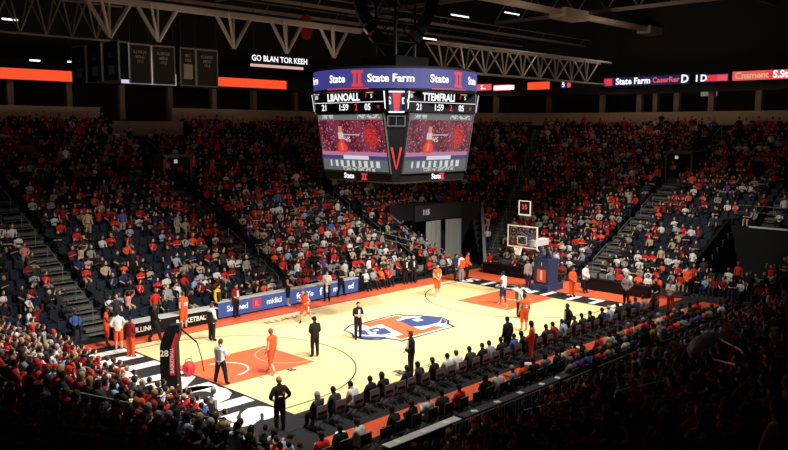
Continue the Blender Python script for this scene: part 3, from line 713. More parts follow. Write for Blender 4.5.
mb = MB(); mb.box(6.35, 16.85, BY-.02, BY, .08, .88, 0); scr = mb.build('screen', [E_BOARD], root)
mb = MB(); fb = lambda x, z=.48: plane_fn((x, BY-.035, z), (1,0,0), (0,0,1))
for x, s, sz in ((7.6,'Sunmed',.44), (10.15,'midici',.46), (12.0,'fo',.5), (12.85,'Yo',.44), (13.7,'f',.66), (14.9,'m',.5), (16.2,'ed',.5)): put_text(mb, s, fb(x, .50), sz, .025)
mb.build('white_lettering', [E_WHITE], scr)
mb = MB(); mb.box(8.62, 9.22, BY-.032, BY-.02, .26, .80, 0); mb.build('red_emblem', [E_RED], scr)
mb = MB(); put_text(mb, 'IL', lambda u, v: Vector((8.92+u, BY-.04, .52+v)), .42, .03); mb.build('emblem_letters', [mat('led_lilac', (.02,.02,.02), emis=(.55,.2,.45), estr=1.)], scr)
tag(root, 'long blue LED advertising board with white lettering along the far sideline', 'advertising board')

# ------------------------------------------------------------------ stadium seats and crowd
def sect(t, k):
    return {'left': 'left end stand', 'far': 'far side stand', 'end': 'stand behind far basket', 'fr': 'far right corner stand', 'nr': 'near right corner stand', 'near': 'near side stand', 'fl': 'far left corner stand', 'nl': 'near left corner stand'}[t]
cands = []   # (x, y, z, face, tag, row, seat)
def runs(k):
    D = k*TR+.42
    out = []
    for t, fixed, a, b, n in (('left', X0-D, cya, cyb, (-1,0)), ('far', Y1+D, cxa, cxb, (0,1)), ('end', X1+D, cyb, cya, (1,0)), ('near', Y0-D, cxb, cxa, (0,-1))):
        m_ = int(abs(b-a)/.54)
        for i in range(m_):
            u = a+(b-a)*(i+.5)/m_
            x, y = (fixed, u) if n[0] else (u, fixed); out.append((x, y, n, t, i))
    for t, c, a0, a1 in (('fl', (cxa,cyb), PI, PI/2), ('fr', (cxb,cyb), PI/2, 0), ('nr', (cxb,cya), 0, -PI/2), ('nl', (cxa,cya), -PI/2, -PI)):
        R = RR+D; m_ = int(R*PI/2/.54)
        for i in range(m_):
            a = a0+(a1-a0)*(i+.5)/m_; out.append((c[0]+R*math.cos(a), c[1]+R*math.sin(a), (math.cos(a), math.sin(a)), t, i))
    return out, D
for k in range(NR):
    out, D = runs(k)
    for x, y, n, t, i in out:
        if near_cam(x, y, 9.5) or in_tunnel(x, y, D) or in_tunnel(x+n[0]*.5, y+n[1]*.5, D+.5) or in_tunnel(x, y+.5, D) or in_tunnel(x, y-.5, D) or (t == 'near' and any(in_tunnel(x+dx_, y+dy_, D) for dx_ in (-.55, .55) for dy_ in (-.5, .7))) or in_aisle(x, y, D): continue
        if t == 'far' and 11.3 < x < 17.7 and k > 22: continue
        z = tread(k, n); px, py, dep = to_px((x, y, z+.8))
        if dep < 3 or not (-14 < px < 802 and -10 < py < 462): continue
        cands.append((x, y, z, math.atan2(-n[1], -n[0]), t, k, i, dep, px, py))
def occ(px, py, t, k):
    p = .90
    if t in ('far','fl') and py > 225 and px < 150: p = .52
    if t == 'far' and py > 225 and 150 <= px < 245: p = .62
    if t == 'end' and py > 190 and px > 640 and py < 255: p = .45
    if py < 150: p = .86
    return p
def shirt_colour(py=0):
    if py > 215 and random.random() < .22: return random.choice(['white','white','grey','tan','light blue'])
    return random.choices(['black','charcoal','red','dark red','orange','white','grey','navy','tan','purple','light blue','blue','pink'], [38,13,25,16,4,7,5,5,2,1,1,1,1])[0]
occd = []; 
for c in cands:
    if c[4] in ('nl', 'left', 'near') and near_cam(c[0], c[1], 15.8) and c[0] < -6 and c[8] < 330: continue
    if random.random() < occ(c[8], c[9], c[4], c[5]): occd.append(c)
occd.sort(key=lambda c: c[7]); allseats = sorted(cands, key=lambda c: c[7])
N_IND = 215
def good(c): return -4 < c[8] < 792 and 20 < c[9] < 452
ind = [c for c in occd if good(c)][:N_IND]; indset = set(id(c) for c in ind)
# individual seats
mb = MB(); mb.box(-.22, .22, -.20, .20, .40, .45, 0); mb.box(-.24, -.20, -.2, .15, .0, .62, 0); mb.box(.20, .24, -.2, .15, .0, .62, 0)
SE = mb.mesh('stadium_seat', [SEATM])
mb = MB(); mb.prism([(-.22,-.26), (.22,-.26), (.22,-.21), (-.22,-.21)], .42, .86, 0); SB = mb.mesh('backrest', [SEATM])
seat_ind = [c for c in allseats if good(c)][:300]; sset = set(id(c) for c in seat_ind)
so = None
for c in seat_ind:
    if so is None:
        so = link('stadium_seat', SE); link('backrest', SB, so); o = so
    else: o = copy_tree(so)
    o.location = c[:3]; o.rotation_euler = (0, 0, c[3]-PI/2)
    full = 'occupied' if any(q is c for q in ind) else 'empty'
    tag(o, f'{full} navy plastic seat, row {c[5]+1} of {sect(c[4], 0)}, {ordn(c[6])} place along the row', 'seat', 'navy seats in the '+sect(c[4], 0))
# remaining seats: one object
def tile(V, Fc, items):
    V = np.array(V, float); n = len(V); out = np.empty((len(items)*n, 3)); 
    for j, (x, y, z, f, s) in enumerate(items):
        a = f-PI/2; ca, sa = math.cos(a)*s, math.sin(a)*s
        out[j*n:(j+1)*n, 0] = V[:, 0]*ca-V[:, 1]*sa+x; out[j*n:(j+1)*n, 1] = V[:, 0]*sa+V[:, 1]*ca+y; out[j*n:(j+1)*n, 2] = V[:, 2]*s+z
    F_ = []; 
    for j in range(len(items)): b = j*n; F_ += [tuple(b+i for i in f) for f in Fc]
    return out, F_
sm = MB(); sm.box(-.22, .22, -.20, .20, .38, .45); sm.prism([(-.22,-.26), (.22,-.26), (.22,-.21), (-.22,-.21)], .30, .86)
vs, fs = tile(sm.v, sm.f, [(*c[:4], 1.) for c in allseats if id(c) not in sset])
me = bpy.data.meshes.new('stadium_seating'); me.from_pydata(vs.tolist(), [], fs); me.materials.append(SEATM)
tag(link('stadium_seating', me), 'remaining rows of dark navy seats in the far and end stands', 'seats', kind='stuff')
# individual spectators
HP = [('short','dark'), ('short','brown'), ('short','grey'), ('long','brown'), ('long','dark'), ('long','blond'), ('short','blond'), ('cap','red'), ('cap','black'), ('short','black')]
ARMS = [('knees',0.), ('knees',.25), ('clap',0.), ('fold',0.), ('phone',0.), ('chin',.25)]
AW = {'knees': 'hands on knees', 'clap': 'clapping', 'fold': 'arms folded', 'phone': 'hands held before face', 'chin': 'chin on hand'}
for c in ind:
    cc_ = shirt_colour(c[9]); h = random.choice(HP); ar, ln = random.choice(ARMS); tp = random.choice(['shirt','jacket'])
    hh = (h[1]+' cap') if h[0] == 'cap' else h[1]+' hair'
    lb = f'{cc_} {tp}, {hh}, {AW[ar]}, row {c[5]+1} of {sect(c[4], 0)}, {ordn(c[6])} place'
    lb = 'person in '+lb
    sit(' '.join(lb.split()[:16]), c[0], c[1], c[3]+random.uniform(-.2,.2), ar, ln, c[2], 'spectator', 'spectators seated in the '+sect(c[4], 0), top=(tp, cc_), legs=('trousers', random.choice(['black','navy','charcoal','black','black','charcoal','tan'])), hair=h,
        skin=random.choices(['light','tan','brown','dark'], [6,2,2,1])[0], scale=random.uniform(.95, 1.05))
# the rest of the crowd: one object, one colour per garment
def low_person(arms, standing=False):
    mb = MB(); J = pose_standing(arms) if standing else pose_seated(arms, .15)
    def t(a, b, r0, r1, mi, n=5): mb.tube(J[a], J[b], r0, r1, n, mi)
    p, ch, ne, hd = J['pel'], J['che'], J['nec'], J['hed']
    # torso as an eight sided loft
    secs = [(p, .16, .12), (J['spi'], .15, .11), (ch, .185, .12), (ne-V3(0,0,.04), .13, .07), (ne, .05, .05)]
    V = []; 
    for c, a, b in secs:
        for i in range(8): V.append((c[0]+a*math.cos(PI*i/4), c[1]+b*math.sin(PI*i/4), c[2]))
    mb.add(V, [(j*8+i, j*8+(i+1)%8, (j+1)*8+(i+1)%8, (j+1)*8+i) for j in range(4) for i in range(8)], 0)
    mb.ell((hd[0], hd[1]+.02, hd[2]+.075), (.078,.096,.118), 7, 5, 2)
    mb.ell((hd[0], hd[1]-.002, hd[2]+.105), (.086,.098,.105), 7, 5, 3)
    for k in 'lr':
        t('sho'+k, 'elb'+k, .062, .05, 0); t('elb'+k, 'wri'+k, .045, .035, 0 if random.random() < .5 else 2); mb.ell(tuple(J['wri'+k]), (.045,.05,.03), 5, 4, 2)
        t('hip'+k, 'kne'+k, .10, .07, 1); t('kne'+k, 'ank'+k, .065, .05, 1); t('ank'+k, 'toe'+k, .05, .04, 4, 4)
    return mb
protos = [low_person('knees'), low_person('clap'), low_person('fold'), low_person('phone'), low_person('chin'), low_person('up'), low_person('down', True)]
rest = [c for c in occd if id(c) not in indset]
allv, allf, allc, base = [], [], [], 0
for pi_, pb in enumerate(protos):
    items = [c for j, c in enumerate(rest) if (hash((c[5], c[6], 7)) % 97) % 100 < 100 and (int(c[6]*7+c[5]*13) % 29) in {0: range(0, 9), 1: range(9, 14), 2: range(14, 19), 3: range(19, 23), 4: range(23, 26), 5: range(26, 27), 6: range(27, 29)}[pi_]]
    if not items: continue
    its = [(c[0], c[1], c[2], c[3]+random.uniform(-.3,.3), random.uniform(.92,1.06)) for c in items]
    vs, fs = tile(pb.v, pb.f, its); n = len(pb.v)
    vm = np.zeros(n, int)
    for f, m_ in zip(pb.f, pb.m):
        for i in f: vm[i] = m_
    cols = np.empty((len(items), 5, 3))
    for j in range(len(items)):
        cols[j, 0] = CC[shirt_colour(items[j][9])]; cols[j, 1] = CC[random.choice(['black','navy','charcoal','black','black','charcoal','tan'])]
        cols[j, 2] = SK[random.choices(['light','tan','brown','dark'], [6,2,2,1])[0]]; cols[j, 3] = random.choices([HC['dark'], HC['brown'], HC['blond'], HC['grey'], CC['red'], CC['white']], [8,4,1,1,1,.4])[0]; cols[j, 4] = CC['charcoal']
    allv.append(vs); allf += [tuple(base+i for i in f) for f in fs]; allc.append(cols[:, vm, :].reshape(-1, 3)); base += len(vs)
allv = np.concatenate(allv); allc = np.concatenate(allc)
me = bpy.data.meshes.new('crowd'); me.from_pydata(allv.tolist(), [], allf); me.materials.append(VCOL)
at = me.color_attributes.new('Col', 'FLOAT_COLOR', 'POINT'); at.data.foreach_set('color', np.concatenate([allc, np.ones((len(allc), 1))], 1).ravel().astype(np.float32))
tag(link('crowd', me), 'packed seated crowd in red, orange and black filling the far and end stands', 'crowd', kind='stuff')
print('seats', len(cands), 'occupied', len(occd), 'crowd verts', len(allv))
# ------------------------------------------------------------------ centre-hung scoreboard
SCX, SCY = L/2-.1, W/2+.1
sb = empty('scoreboard', (SCX, SCY, 0))
A_ = 3.22; CH = .70      # half side, corner chamfer
def oct_(a, ch): return [(-a,-a+ch), (-a+ch,-a), (a-ch,-a), (a,-a+ch), (a,a-ch), (a-ch,a), (-a+ch,a), (-a,a-ch)]
def loft(mb, secs, mi=0):
    n = len(secs[0][0]); V = [(x, y, z) for p, z in secs for x, y in p]
    Fc = [(j*n+i, j*n+(i+1)%n, (j+1)*n+(i+1)%n, (j+1)*n+i) for j in range(len(secs)-1) for i in range(n)]
    Fc += [tuple(range(n))[::-1], tuple(range((len(secs)-1)*n, len(secs)*n))]; mb.add(V, Fc, mi)
mb = MB(); loft(mb, [(oct_(A_-.72, CH*.3), 7.80), (oct_(A_-.6, CH*.35), 7.88), (oct_(A_-.52, CH*.45), 8.25), (oct_(A_-.02, CH+.15), 11.15), (oct_(A_+.02, CH+.2), 12.2)]); mb.build('housing', [BLACK], sb)
mb = MB(); loft(mb, [([(4.0*math.cos(PI*i/24), 4.0*math.sin(PI*i/24)) for i in range(48)], 12.15), ([(4.13*math.cos(PI*i/24), 4.13*math.sin(PI*i/24)) for i in range(48)], 12.2), ([(4.13*math.cos(PI*i/24), 4.13*math.sin(PI*i/24)) for i in range(48)], 13.25), ([(3.95*math.cos(PI*i/24), 3.95*math.sin(PI*i/24)) for i in range(48)], 13.32)])
rg = mb.build('ring_housing', [BLACK], sb)
mb = MB(); n = 64; V = []; 
for z in (12.27, 13.18):
    for i in range(n): V.append((4.16*math.cos(2*PI*i/n), 4.16*math.sin(2*PI*i/n), z))
mb.add(V, [(i, (i+1)%n, n+(i+1)%n, n+i) for i in range(n)]); mb.build('ribbon_screen', [E_BLUE], rg)
A0 = math.atan2(CAM[1]-SCY, CAM[0]-SCX)
def ringfn(ac, z, r=4.19): return lambda u, v: Vector((r*math.cos(A0+ac+u/r), r*math.sin(A0+ac+u/r), z+v))
mbw = MB(); mbr = MB(); mbd = MB()
for rep in range(2):
    for ac, s, sz in ((-.05, 'State Farm', .50), (-.72, 'State', .50), (.52, 'State', .50), (-1.25, 'Farm', .5), (1.12, 'State', .5), (2.0, 'State Farm', .5)):
        put_text(mbw, s, ringfn(ac+rep*PI, 12.72), sz, .03, sx=1.02) if not (rep and abs(ac) > 1.2) else None
    for ac in (-.44, .80):
        f = ringfn(ac+rep*PI, 12.72, 4.18); mbr = MB()
        for (u0, u1, v0, v1) in ((-.30,.30,-.36,-.22), (-.30,.30,.24,.38), (-.21,-.05,-.22,.24), (.05,.21,-.22,.24)):
            mbr.add([f(u0,v0), f(u1,v0), f(u1,v1), f(u0,v1)], [(0,1,2,3)])
        mbr.build('red_block_emblem', [E_RED], rg)
    for a0_, a1_ in ((-.90, -.30), (.42, .95)):
        for i in range(10):
            f = ringfn(rep*PI, 12.24, 4.175); u0 = (a0_+(a1_-a0_)*i/10)*4.175; u1 = (a0_+(a1_-a0_)*(i+1)/10)*4.175
            mbd.add([f(u0,0), f(u1,0), f(u1,.05), f(u0,.05)], [(0,1,2,3)])
mbw.build('white_lettering', [E_WHITE], rg); mbd.build('red_underline', [E_RED], rg)
# four faces: video screen, score panel, lower sign
def video_cells(seed):
    r = random.Random(seed); nx, ny = 72, 44; C = np.zeros((ny, nx, 3))
    for j in range(ny):
        for i in range(nx):
            base = np.array([.11, .018, .045])*(1.0+.5*math.sin(i*.23+j*.11)); 
            if r.random() < .30: base = np.array([.42, .03, .05])*r.uniform(.5, 1.1)
            if r.random() < .06: base = np.array([.35, .22, .26])
            if j < 16 and r.random() < .25: base = base+np.array([.12, .10, .13])
            C[j, i] = base
    for j in range(ny):
        for i in range(nx):
            u, v = i/nx, j/ny
            if (((u-.80)/.10)**2+((v-.60)/.2)**2) < 1+.5*math.sin(i*1.3+j*.9) and r.random() < .8: C[j, i] = np.array([.60, .035, .035])*r.uniform(.5, 1.1)
            if v > .90: C[j, i] = (.14, .16, .165)
            if v > .92 and ((.05 < u < .25) or (.62 < u < .95)) and r.random() < .7: C[j, i] = (.5, .52, .52)
            if v < .20: C[j, i] = (.11, .125, .135)
            if .20 <= v < .27: C[j, i] = (.06, .05, .17) if not .33 < u < .72 else (.55, .58, .72)
            if .33 < u < .72 and .185 <= v < .29: C[j, i] = (.62, .64, .76)
            if .05 < v < .17 and (int(u*22) % 2 == 0) and .10 < u < .90: C[j, i] = (.62, .63, .63)
            if v < .05 and .3 < u < .8 and r.random() < .6: C[j, i] = (.5, .5, .5)
            if .27 < v < .33: C[j, i] = (.45, .18, .30)
            if .30 < u < .62 and .635 < v < .655: C[j, i] = (.5, .4, .42)
            if .36 < u < .46 and .50 < v < .60 and r.random() < .5: C[j, i] = (.6, .55, .55)
            if abs(u-.33) < .055+.02*math.sin(v*20) and .30 < v < .58: C[j, i] = (.70, .05, .04)
            if abs(u-.325) < .045 and .56 < v < .67: C[j, i] = (.62, .50, .50)
            if .30 < u < .35 and .68 < v < .78: C[j, i] = (.55, .24, .18)
            if .31 < u < .34 and .36 < v < .50: C[j, i] = (.85, .20, .08)
    return C, nx, ny
SCC, nx, ny = video_cells(3)
faces = [((-1,0), 'home'), ((0,-1), 'away'), ((1,0), 'home'), ((0,1), 'away')]
for fi, ((fx, fy), tm) in enumerate(faces):
    # face frame: nrm outward, ru runs to the viewer's right
    nrm = Vector((fx, fy, 0)); ru = Vector((0,0,1)).cross(nrm)
    def P3(u, z, off=0.):      # on the sloped face
        t = (z-8.25)/(11.15-8.25); d = (A_-.52)+.50*max(0, min(1, t)) if z <= 11.15 else A_-.02+.04*(z-11.15)/1.05
        return nrm*(d+off)+ru*u+Vector((0,0,z))
    lft = -1 if (fx, fy) == (-1, 0) else 1
    # screen reaches nearer to the front corner than the chamfer
    u0, u1 = -2.32, 2.32
    mb = MB(); z0, z1 = 8.36, 11.08; V = []; Fc = []
    for j in range(ny+1):
        for i in range(nx+1): V.append(P3(u0+(u1-u0)*i/nx, z0+(z1-z0)*j/ny, .05))
    # cells as separate quads so each holds one colour
    mb2 = MB(); cols = []
    for j in range(ny):
        for i in range(nx):
            q = [V[j*(nx+1)+i], V[j*(nx+1)+i+1], V[(j+1)*(nx+1)+i+1], V[(j+1)*(nx+1)+i]]; mb2.add(q, [(0,1,2,3)]); cols += [SCC[j, i]]*4
    me = mb2.mesh('screen', [SCREEN]); at = me.color_attributes.new('Col', 'FLOAT_COLOR', 'POINT'); cols = np.array(cols); at.data.foreach_set('color', np.concatenate([cols, np.ones((len(cols), 1))], 1).ravel().astype(np.float32))
    link('screen', me, sb)
    mb = MB()
    for (ua, ub, za, zb) in ((u0-.08, u1+.08, z0-.08, z0), (u0-.08, u1+.08, z1, z1+.06), (u0-.08, u0, z0, z1), (u1, u1+.08, z0, z1)):
        mb.add([P3(ua,za,-.05), P3(ub,za,-.05), P3(ub,zb,-.05), P3(ua,zb,-.05), P3(ua,za,.08), P3(ub,za,.08), P3(ub,zb,.08), P3(ua,zb,.08)], [(0,1,5,4), (4,5,6,7), (3,2,6,7), (0,4,7,3), (1,2,6,5)])
    mb.build('screen_bezel', [DSTEEL], sb)
    pan = MB(); pan.add([P3(-2.75,11.2,.03), P3(2.75,11.2,.03), P3(2.75,12.15,.03), P3(-2.75,12.15,.03)], [(0,1,2,3)]); panel = pan.build('score_panel', [BLACK], sb)
    tf = lambda uc, zc: (lambda u, v: P3(uc+u, zc+v, .06))
    w_ = MB(); put_text(w_, 'LIIANOALL' if tm == 'home' else 'TTEMFRALI', tf(-.35, 11.90), .50, .03, sx=.95)
    for s, uc in (('21', -1.75), ('1:59', -.35) , ('05', 1.35)): put_text(w_, s, tf(uc, 11.42), .42, .02)
    for s, uc in (('10', -2.35), ('5', 1.62)): put_text(w_, s, tf(uc, 11.93), .26, .01)
    for (ua, ub, za) in ((-2.5, 2.5, 11.655),):
        w_.add([P3(ua,za,.05), P3(ub,za,.05), P3(ub,za+.025,.05), P3(ua,za+.025,.05)], [(0,1,2,3)])
    so_ = 2.68*(-1 if fi in (0, 2) else 1)
    w_.add([P3(so_*1.0,12.1,.05), P3(so_*1.015,12.1,.05), P3(so_*.955,11.25,.05), P3(so_*.94,11.25,.05)], [(0,1,2,3)])
    w_.build('white_figures', [E_WHITE], panel)
    r_ = MB(); put_text(r_, '2', tf(.55, 11.42), .42, .02); put_text(r_, '13', tf(2.05, 11.42), .2, .01); put_text(r_, 'F', tf(1.25, 11.93), .24, .01); r_.build('red_figures', [E_RED], panel)
    y_ = MB()
    for uc in (-2.35, 1.5): y_.add([P3(uc-.25,12.08,.06), P3(uc+.25,12.08,.06), P3(uc+.25,12.12,.06), P3(uc-.25,12.12,.06)], [(0,1,2,3)])
    y_.build('amber_caption', [E_YEL], panel)
    l_ = MB(); lw_ = lambda u, v: nrm*(A_-.54+.04)+ru*(u)+Vector((0,0,8.08+v)); put_text(l_, 'State', lambda u, v: lw_(u-.35*lft*-1-.2, v), .36, .03); l_.build('lower_lettering', [E_WHITE], sb)
    l_ = MB()
    for (ua, ub, va, vb) in ((-.20,.20,-.16,-.09), (-.20,.20,.09,.16), (-.13,-.03,-.1,.1), (.03,.13,-.1,.1)):
        l_.add([lw_(.55+ua, va), lw_(.55+ub, va), lw_(.55+ub, vb), lw_(.55+ua, vb)], [(0,1,2,3)])
    l_.build('lower_emblem', [E_RED], sb)
# corner shields
for k in range(4):
    a = -3*PI/4+k*PI/2; nrm = Vector((math.cos(a), math.sin(a), 0)); ru = Vector((0,0,1)).cross(nrm)
    f = lambda u, v, off=0: nrm*(4.06+off)+ru*u+Vector((0,0,v))
    shield = [(-.62,12.15), (-.55,11.35), (-.35,11.15), (.35,11.15), (.55,11.35), (.62,12.15)]
    mb = MB(); n = len(shield); mb.add([f(u,v,-.5) for u,v in shield]+[f(u,v,.0) for u,v in shield], [tuple(range(n,2*n))]+[(i,(i+1)%n,n+(i+1)%n,n+i) for i in range(n)]); s1 = mb.build('corner_shield', [BLACK], sb); mb = MB(); mb.add([f(u,v,.01) for u,v in shield], [tuple(range(n))]); mb.build('shield_border', [E_WHITE], s1)
    mb = MB(); sc_ = [(u*.90, 11.65+(v-11.65)*.86) for u, v in shield]; mb.add([f(u,v,.02) for u,v in sc_], [tuple(range(n))]); mb.build('shield_field', [E_NAVY], s1)
    mb = MB(); mb.add([f(u,v,.035) for u,v in ((-.2,12.06), (-.12,11.22), (.12,11.22), (.2,12.06))], [(0,1,2,3)]); mb.build('shield_stripe', [E_RED], s1)
    mb = MB(); put_text(mb, 'S', lambda u, v: f(u-.36, 11.68+v, .05), .48, .03); put_text(mb, 'D', lambda u, v: f(u+.38, 11.68+v, .05), .40, .03); mb.build('shield_lettering', [E_WHITE], s1)
    g = lambda u, v: nrm*(3.94)+ru*u+Vector((0,0,v))
    mb = MB()
    for (ua, ub, va, vb) in ((-.42,.42,10.98,11.02), (-.42,.42,10.52,10.56), (-.42,-.38,10.52,11.02), (.38,.42,10.52,11.02), (-.03,.0,10.56,10.98)):
        mb.add([g(ua,va), g(ub,va), g(ub,vb), g(ua,vb)], [(0,1,2,3)])
    mb.build('clock_frame', [E_GREY], sb)
    h = lambda u, v: nrm*(3.66+.115*(v-8.5))+ru*u+Vector((0,0,v))
    mb = MB(); mb.add([h(-.28,9.55), h(-.17,9.55), h(.02,8.5), h(-.03,8.5)], [(0,1,2,3)]); mb.add([h(.17,9.55), h(.28,9.55), h(.03,8.5), h(-.02,8.5)], [(0,1,2,3)]); mb.build('red_chevron', [mat('dim_red', (.3,.02,.02), .5, emis=(.35,.02,.02))], sb)
# hoist truss and loudspeaker arrays above
mb = MB()
for sx in (-.7, .7):
    for sy in (-.7, .7): mb.tube((sx,sy,13.2), (sx,sy,25.5), .07)
for k in range(9):
    z = 13.4+k*1.35
    for a, b in (((-.7,-.7),(.7,-.7)), ((.7,-.7),(.7,.7)), ((.7,.7),(-.7,.7)), ((-.7,.7),(-.7,-.7))):
        mb.tube((*a, z), (*b, z), .035, n=4); mb.tube((*a, z), (*b, z+1.35), .03, n=4)
mb.build('hoist_truss', [DSTEEL], sb)
mb = MB(); mb.box(-1.2, 1.2, -1.2, 1.2, 13.3, 14.0); mb.build('equipment_box', [BLACK], sb)
tag(sb, 'large four sided video scoreboard with violet ribbon ring hanging over centre court', 'scoreboard')
for k, (dx, dy, c) in enumerate(((-1.5,1.2,'left'), (1.5,-1.2,'right'))):
    root = empty('speaker_array', (SCX+dx, SCY+dy, 0))
    for j in range(7):
        a = .13*j; mb = MB(); T = Matrix.Translation((0, 0, 17.6-j*.42))@Matrix.Rotation(math.atan2(dy, dx), 4, 'Z')@Matrix.Translation((-.10*j*j*.25, 0, 0))@Matrix.Rotation(a, 4, 'Y')
        mb.box(-.28, .28, -.42, .42, -.19, .19, 0, T); mb.box(.27, .30, -.38, .38, -.16, .16, 1, T); mb.build('speaker_cabinet', [BLACK, DSTEEL], root)
    mb = MB(); mb.tube((0,0,17.8), (0,0,25.5), .02); mb.build('hanging_cable', [DSTEEL], root)
    tag(root, f'curved black loudspeaker array hanging over the scoreboard, {c} side', 'loudspeaker', 'arrays over the scoreboard')

# ------------------------------------------------------------------ ribbon boards round the upper fascia
def ribbon(label, pa, pb, y=None, x=None, m_=E_ORANGE, texts=(), h=None):
    f = (lambda px, py: at_y(px, py, y)) if y is not None else (lambda px, py: at_x(px, py, x))
    a0, a1, b0, b1 = f(*pa[0]), f(*pa[1]), f(*pb[0]), f(*pb[1])
    zt = (a0[2]+b0[2])/2; zb = (a1[2]+b1[2])/2; A = Vector((a0[0], a0[1], 0)); B = Vector((b0[0], b0[1], 0)); d = (B-A); ln = d.length; d.normalize(); n = d.cross(Vector((0,0,1)))   # n towards the court
    root = empty('ribbon_board', (A.x, A.y, 0)); g = lambda u, z, off: d*u+n*off+Vector((0,0,z))
    mb = MB(); V = [g(u, z, o_) for o_ in (-.18, .04) for z in (zb-.08, zt+.08) for u in (-.08, ln+.08)]
    mb.add(V, [(4,5,7,6), (0,1,5,4), (2,3,7,6), (0,2,6,4), (1,3,7,5), (0,1,3,2)]); mb.build('housing', [BLACK], root)
    mb = MB(); mb.add([g(0,zb,.06), g(ln,zb,.06), g(ln,zt,.06), g(0,zt,.06)], [(0,1,2,3)]); s_ = mb.build('screen', [m_], root)
    for (fr, s, sz, tm) in texts:
        t = MB(); zc = (zb+zt)/2
        if s == 'BOX': t.add([g(ln*fr-sz, zb+.08, .07), g(ln*fr+sz, zb+.08, .07), g(ln*fr+sz, zt-.08, .07), g(ln*fr-sz, zt-.08, .07)], [(0,1,2,3)]); t.build('emblem', [tm], s_)
        else: put_text(t, s, lambda u, v: g(ln*fr+u, zc+v, .09), sz, .03); t.build('lettering', [tm], s_)
    tag(root, label, 'LED ribbon board', 'ribbon boards on the upper fascia'); return root
FY = YF-.35; FX = XE-.9
ribbon('plain orange-red LED ribbon board above the far stand at its left end', ((-30,66.5),(-30,79)), ((78,71),(78,80.5)), y=FY)
ribbon('plain orange-red LED ribbon board between the hanging banners and the scoreboard', ((217,78),(217,87)), ((286,80),(286,88.5)), y=FY)
ribbon('narrow pale pink LED ribbon board just right of the scoreboard ring', ((476,84),(476,90)), ((492,84.5),(492,91)), x=46.9, m_=E_PINK, texts=((.5,'S...',.6,E_WHITE),))
ribbon('short LED ribbon board with white marks near scoreboard ring', ((494,84.5),(494,91)), ((511,85),(511,90.5)), x=48.1, m_=E_PINK, texts=((.45,'BOX',1.6,E_WHITE),))
f_ = at_y(528, 85, 37.5)
ribbon('small plain orange-red LED board over the far right corner', ((528,82),(528,89.5)), ((550,82),(550,89.5)), x=49.8)
ribbon('tiny violet and white LED board left of the long violet ribbon', ((561,81),(561,88)), ((571,81),(571,88.5)), x=50.7, m_=E_NAVY, texts=((.3,'5',.7,E_WHITE), (.85,'BOX',.2,E_PINK)))
ribbon('long navy LED ribbon board with white and red lettering over the end stand', ((604,77.5),(604,86.5)), ((690,75),(690,84)), x=FX, m_=E_NAVY,
   texts=((.06,'BOX',.42,E_RED), (.36,'State Farm',.80,E_WHITE), (.74,'CaserRer',.66,E_PINK), (.95,'D',.95,E_WHITE)))
ribbon('small red and white LED board left of the pink ribbon', ((699,74),(699,82)), ((729,74),(729,82)), x=FX, m_=E_NAVY, texts=((.1,'I D',.8,E_WHITE), (.45,'BOX',.5,E_RED), (.8,'BOX',.45,E_PINK)))
ribbon('pink-red LED ribbon board with white lettering over the near right corner', ((733,71.5),(733,80.5)), ((800,69),(800,78.5)), x=FX, m_=E_PINK,
   texts=((.3,'Cnsment',.75,E_YEL), (.58,'BOX',.35,E_RED), (.82,'S.State',.8,E_WHITE)))
# suites: glass front lights on the concourse
for px, py, s in ((709,91,.75),):
    p = at_x(px, py, XE+2.5); mb = MB(); mb.box(0, .05, -s/1.0, s/1.0, -.45, .45); tag(mb.build('lit_doorway', [mat('doorway_glow', (.1,.1,.1), emis=(.16,.14,.11))], loc=tuple(p)), f'dim lit concourse doorway behind the end stand, beside the small red board', 'doorway')

# ------------------------------------------------------------------ roof steel
def truss_x(name, label, x0, x1, y, zt, dep, pitch, r=.075, m_=STEEL, w=1.1, every=1):
    root = empty(name, (0,0,0)); mb = MB()
    for yy in (y-w/2, y+w/2): mb.tube((x0,yy,zt), (x1,yy,zt), r)
    mb.tube((x0,y,zt-dep), (x1,y,zt-dep), r); mb.build('chord', [m_], root); mb = MB(); n = int((x1-x0)/pitch)
    for i in range(n):
        a = x0+i*pitch
        for yy in (y-w/2, y+w/2): mb.tube((a,yy,zt), (a+pitch/2,y,zt-dep), r*.75, n=5); mb.tube((a+pitch/2,y,zt-dep), (a+pitch,yy,zt), r*.75, n=5)
        mb.tube((a,y-w/2,zt), (a,y+w/2,zt), r*.5, n=4)
    mb.build('web_braces', [m_], root); return tag(root, label, 'roof truss')
def vees(label, xs, y, zt, dep, half, r=.11):
    root = empty('truss_frame', (0,0,0)); mb = MB(); mb.box(min(xs)-half-1, max(xs)+half+1, y-.2, y+.2, zt-.14, zt+.14); mb.build('beam', [STEEL], root)
    for x in xs:
        mb = MB(); mb.tube((x-half,y,zt), (x,y,zt-dep), r); mb.tube((x+half,y,zt), (x,y,zt-dep), r); mb.tube((x,y,zt), (x,y,zt-dep), r*.6); mb.tube((x-half*.55,y-.5,zt), (x,y,zt-dep), r*.7); mb.build('brace', [STEEL], root)
    return tag(root, label, 'roof truss')
YT = 15.; ZT = 16.5
vx = [at_y(px, 40, YT)[0] for px in (110, 234, 334)]
vees('long grey roof beam with V braces running above the far sideline', [vx[0], (vx[0]+vx[1])/2-1, vx[1], (vx[1]+vx[2])/2, vx[2]], YT, ZT, 1.75, 1.15)
truss_x('roof_truss', 'grey zigzag roof truss right of the scoreboard above the far sideline', at_y(432,40,YT)[0], at_y(600,60,YT)[0]+1, YT, ZT-.1, 1.9, 2.4, .09)
truss_x('roof_truss', 'fainter zigzag roof truss at far left over the hanging wire cage', -4.5, 4.8, 20.5, 17.2, 2.0, 1.35, .06, mat('dim_steel', (.20,.19,.18), .6, metal=.2))
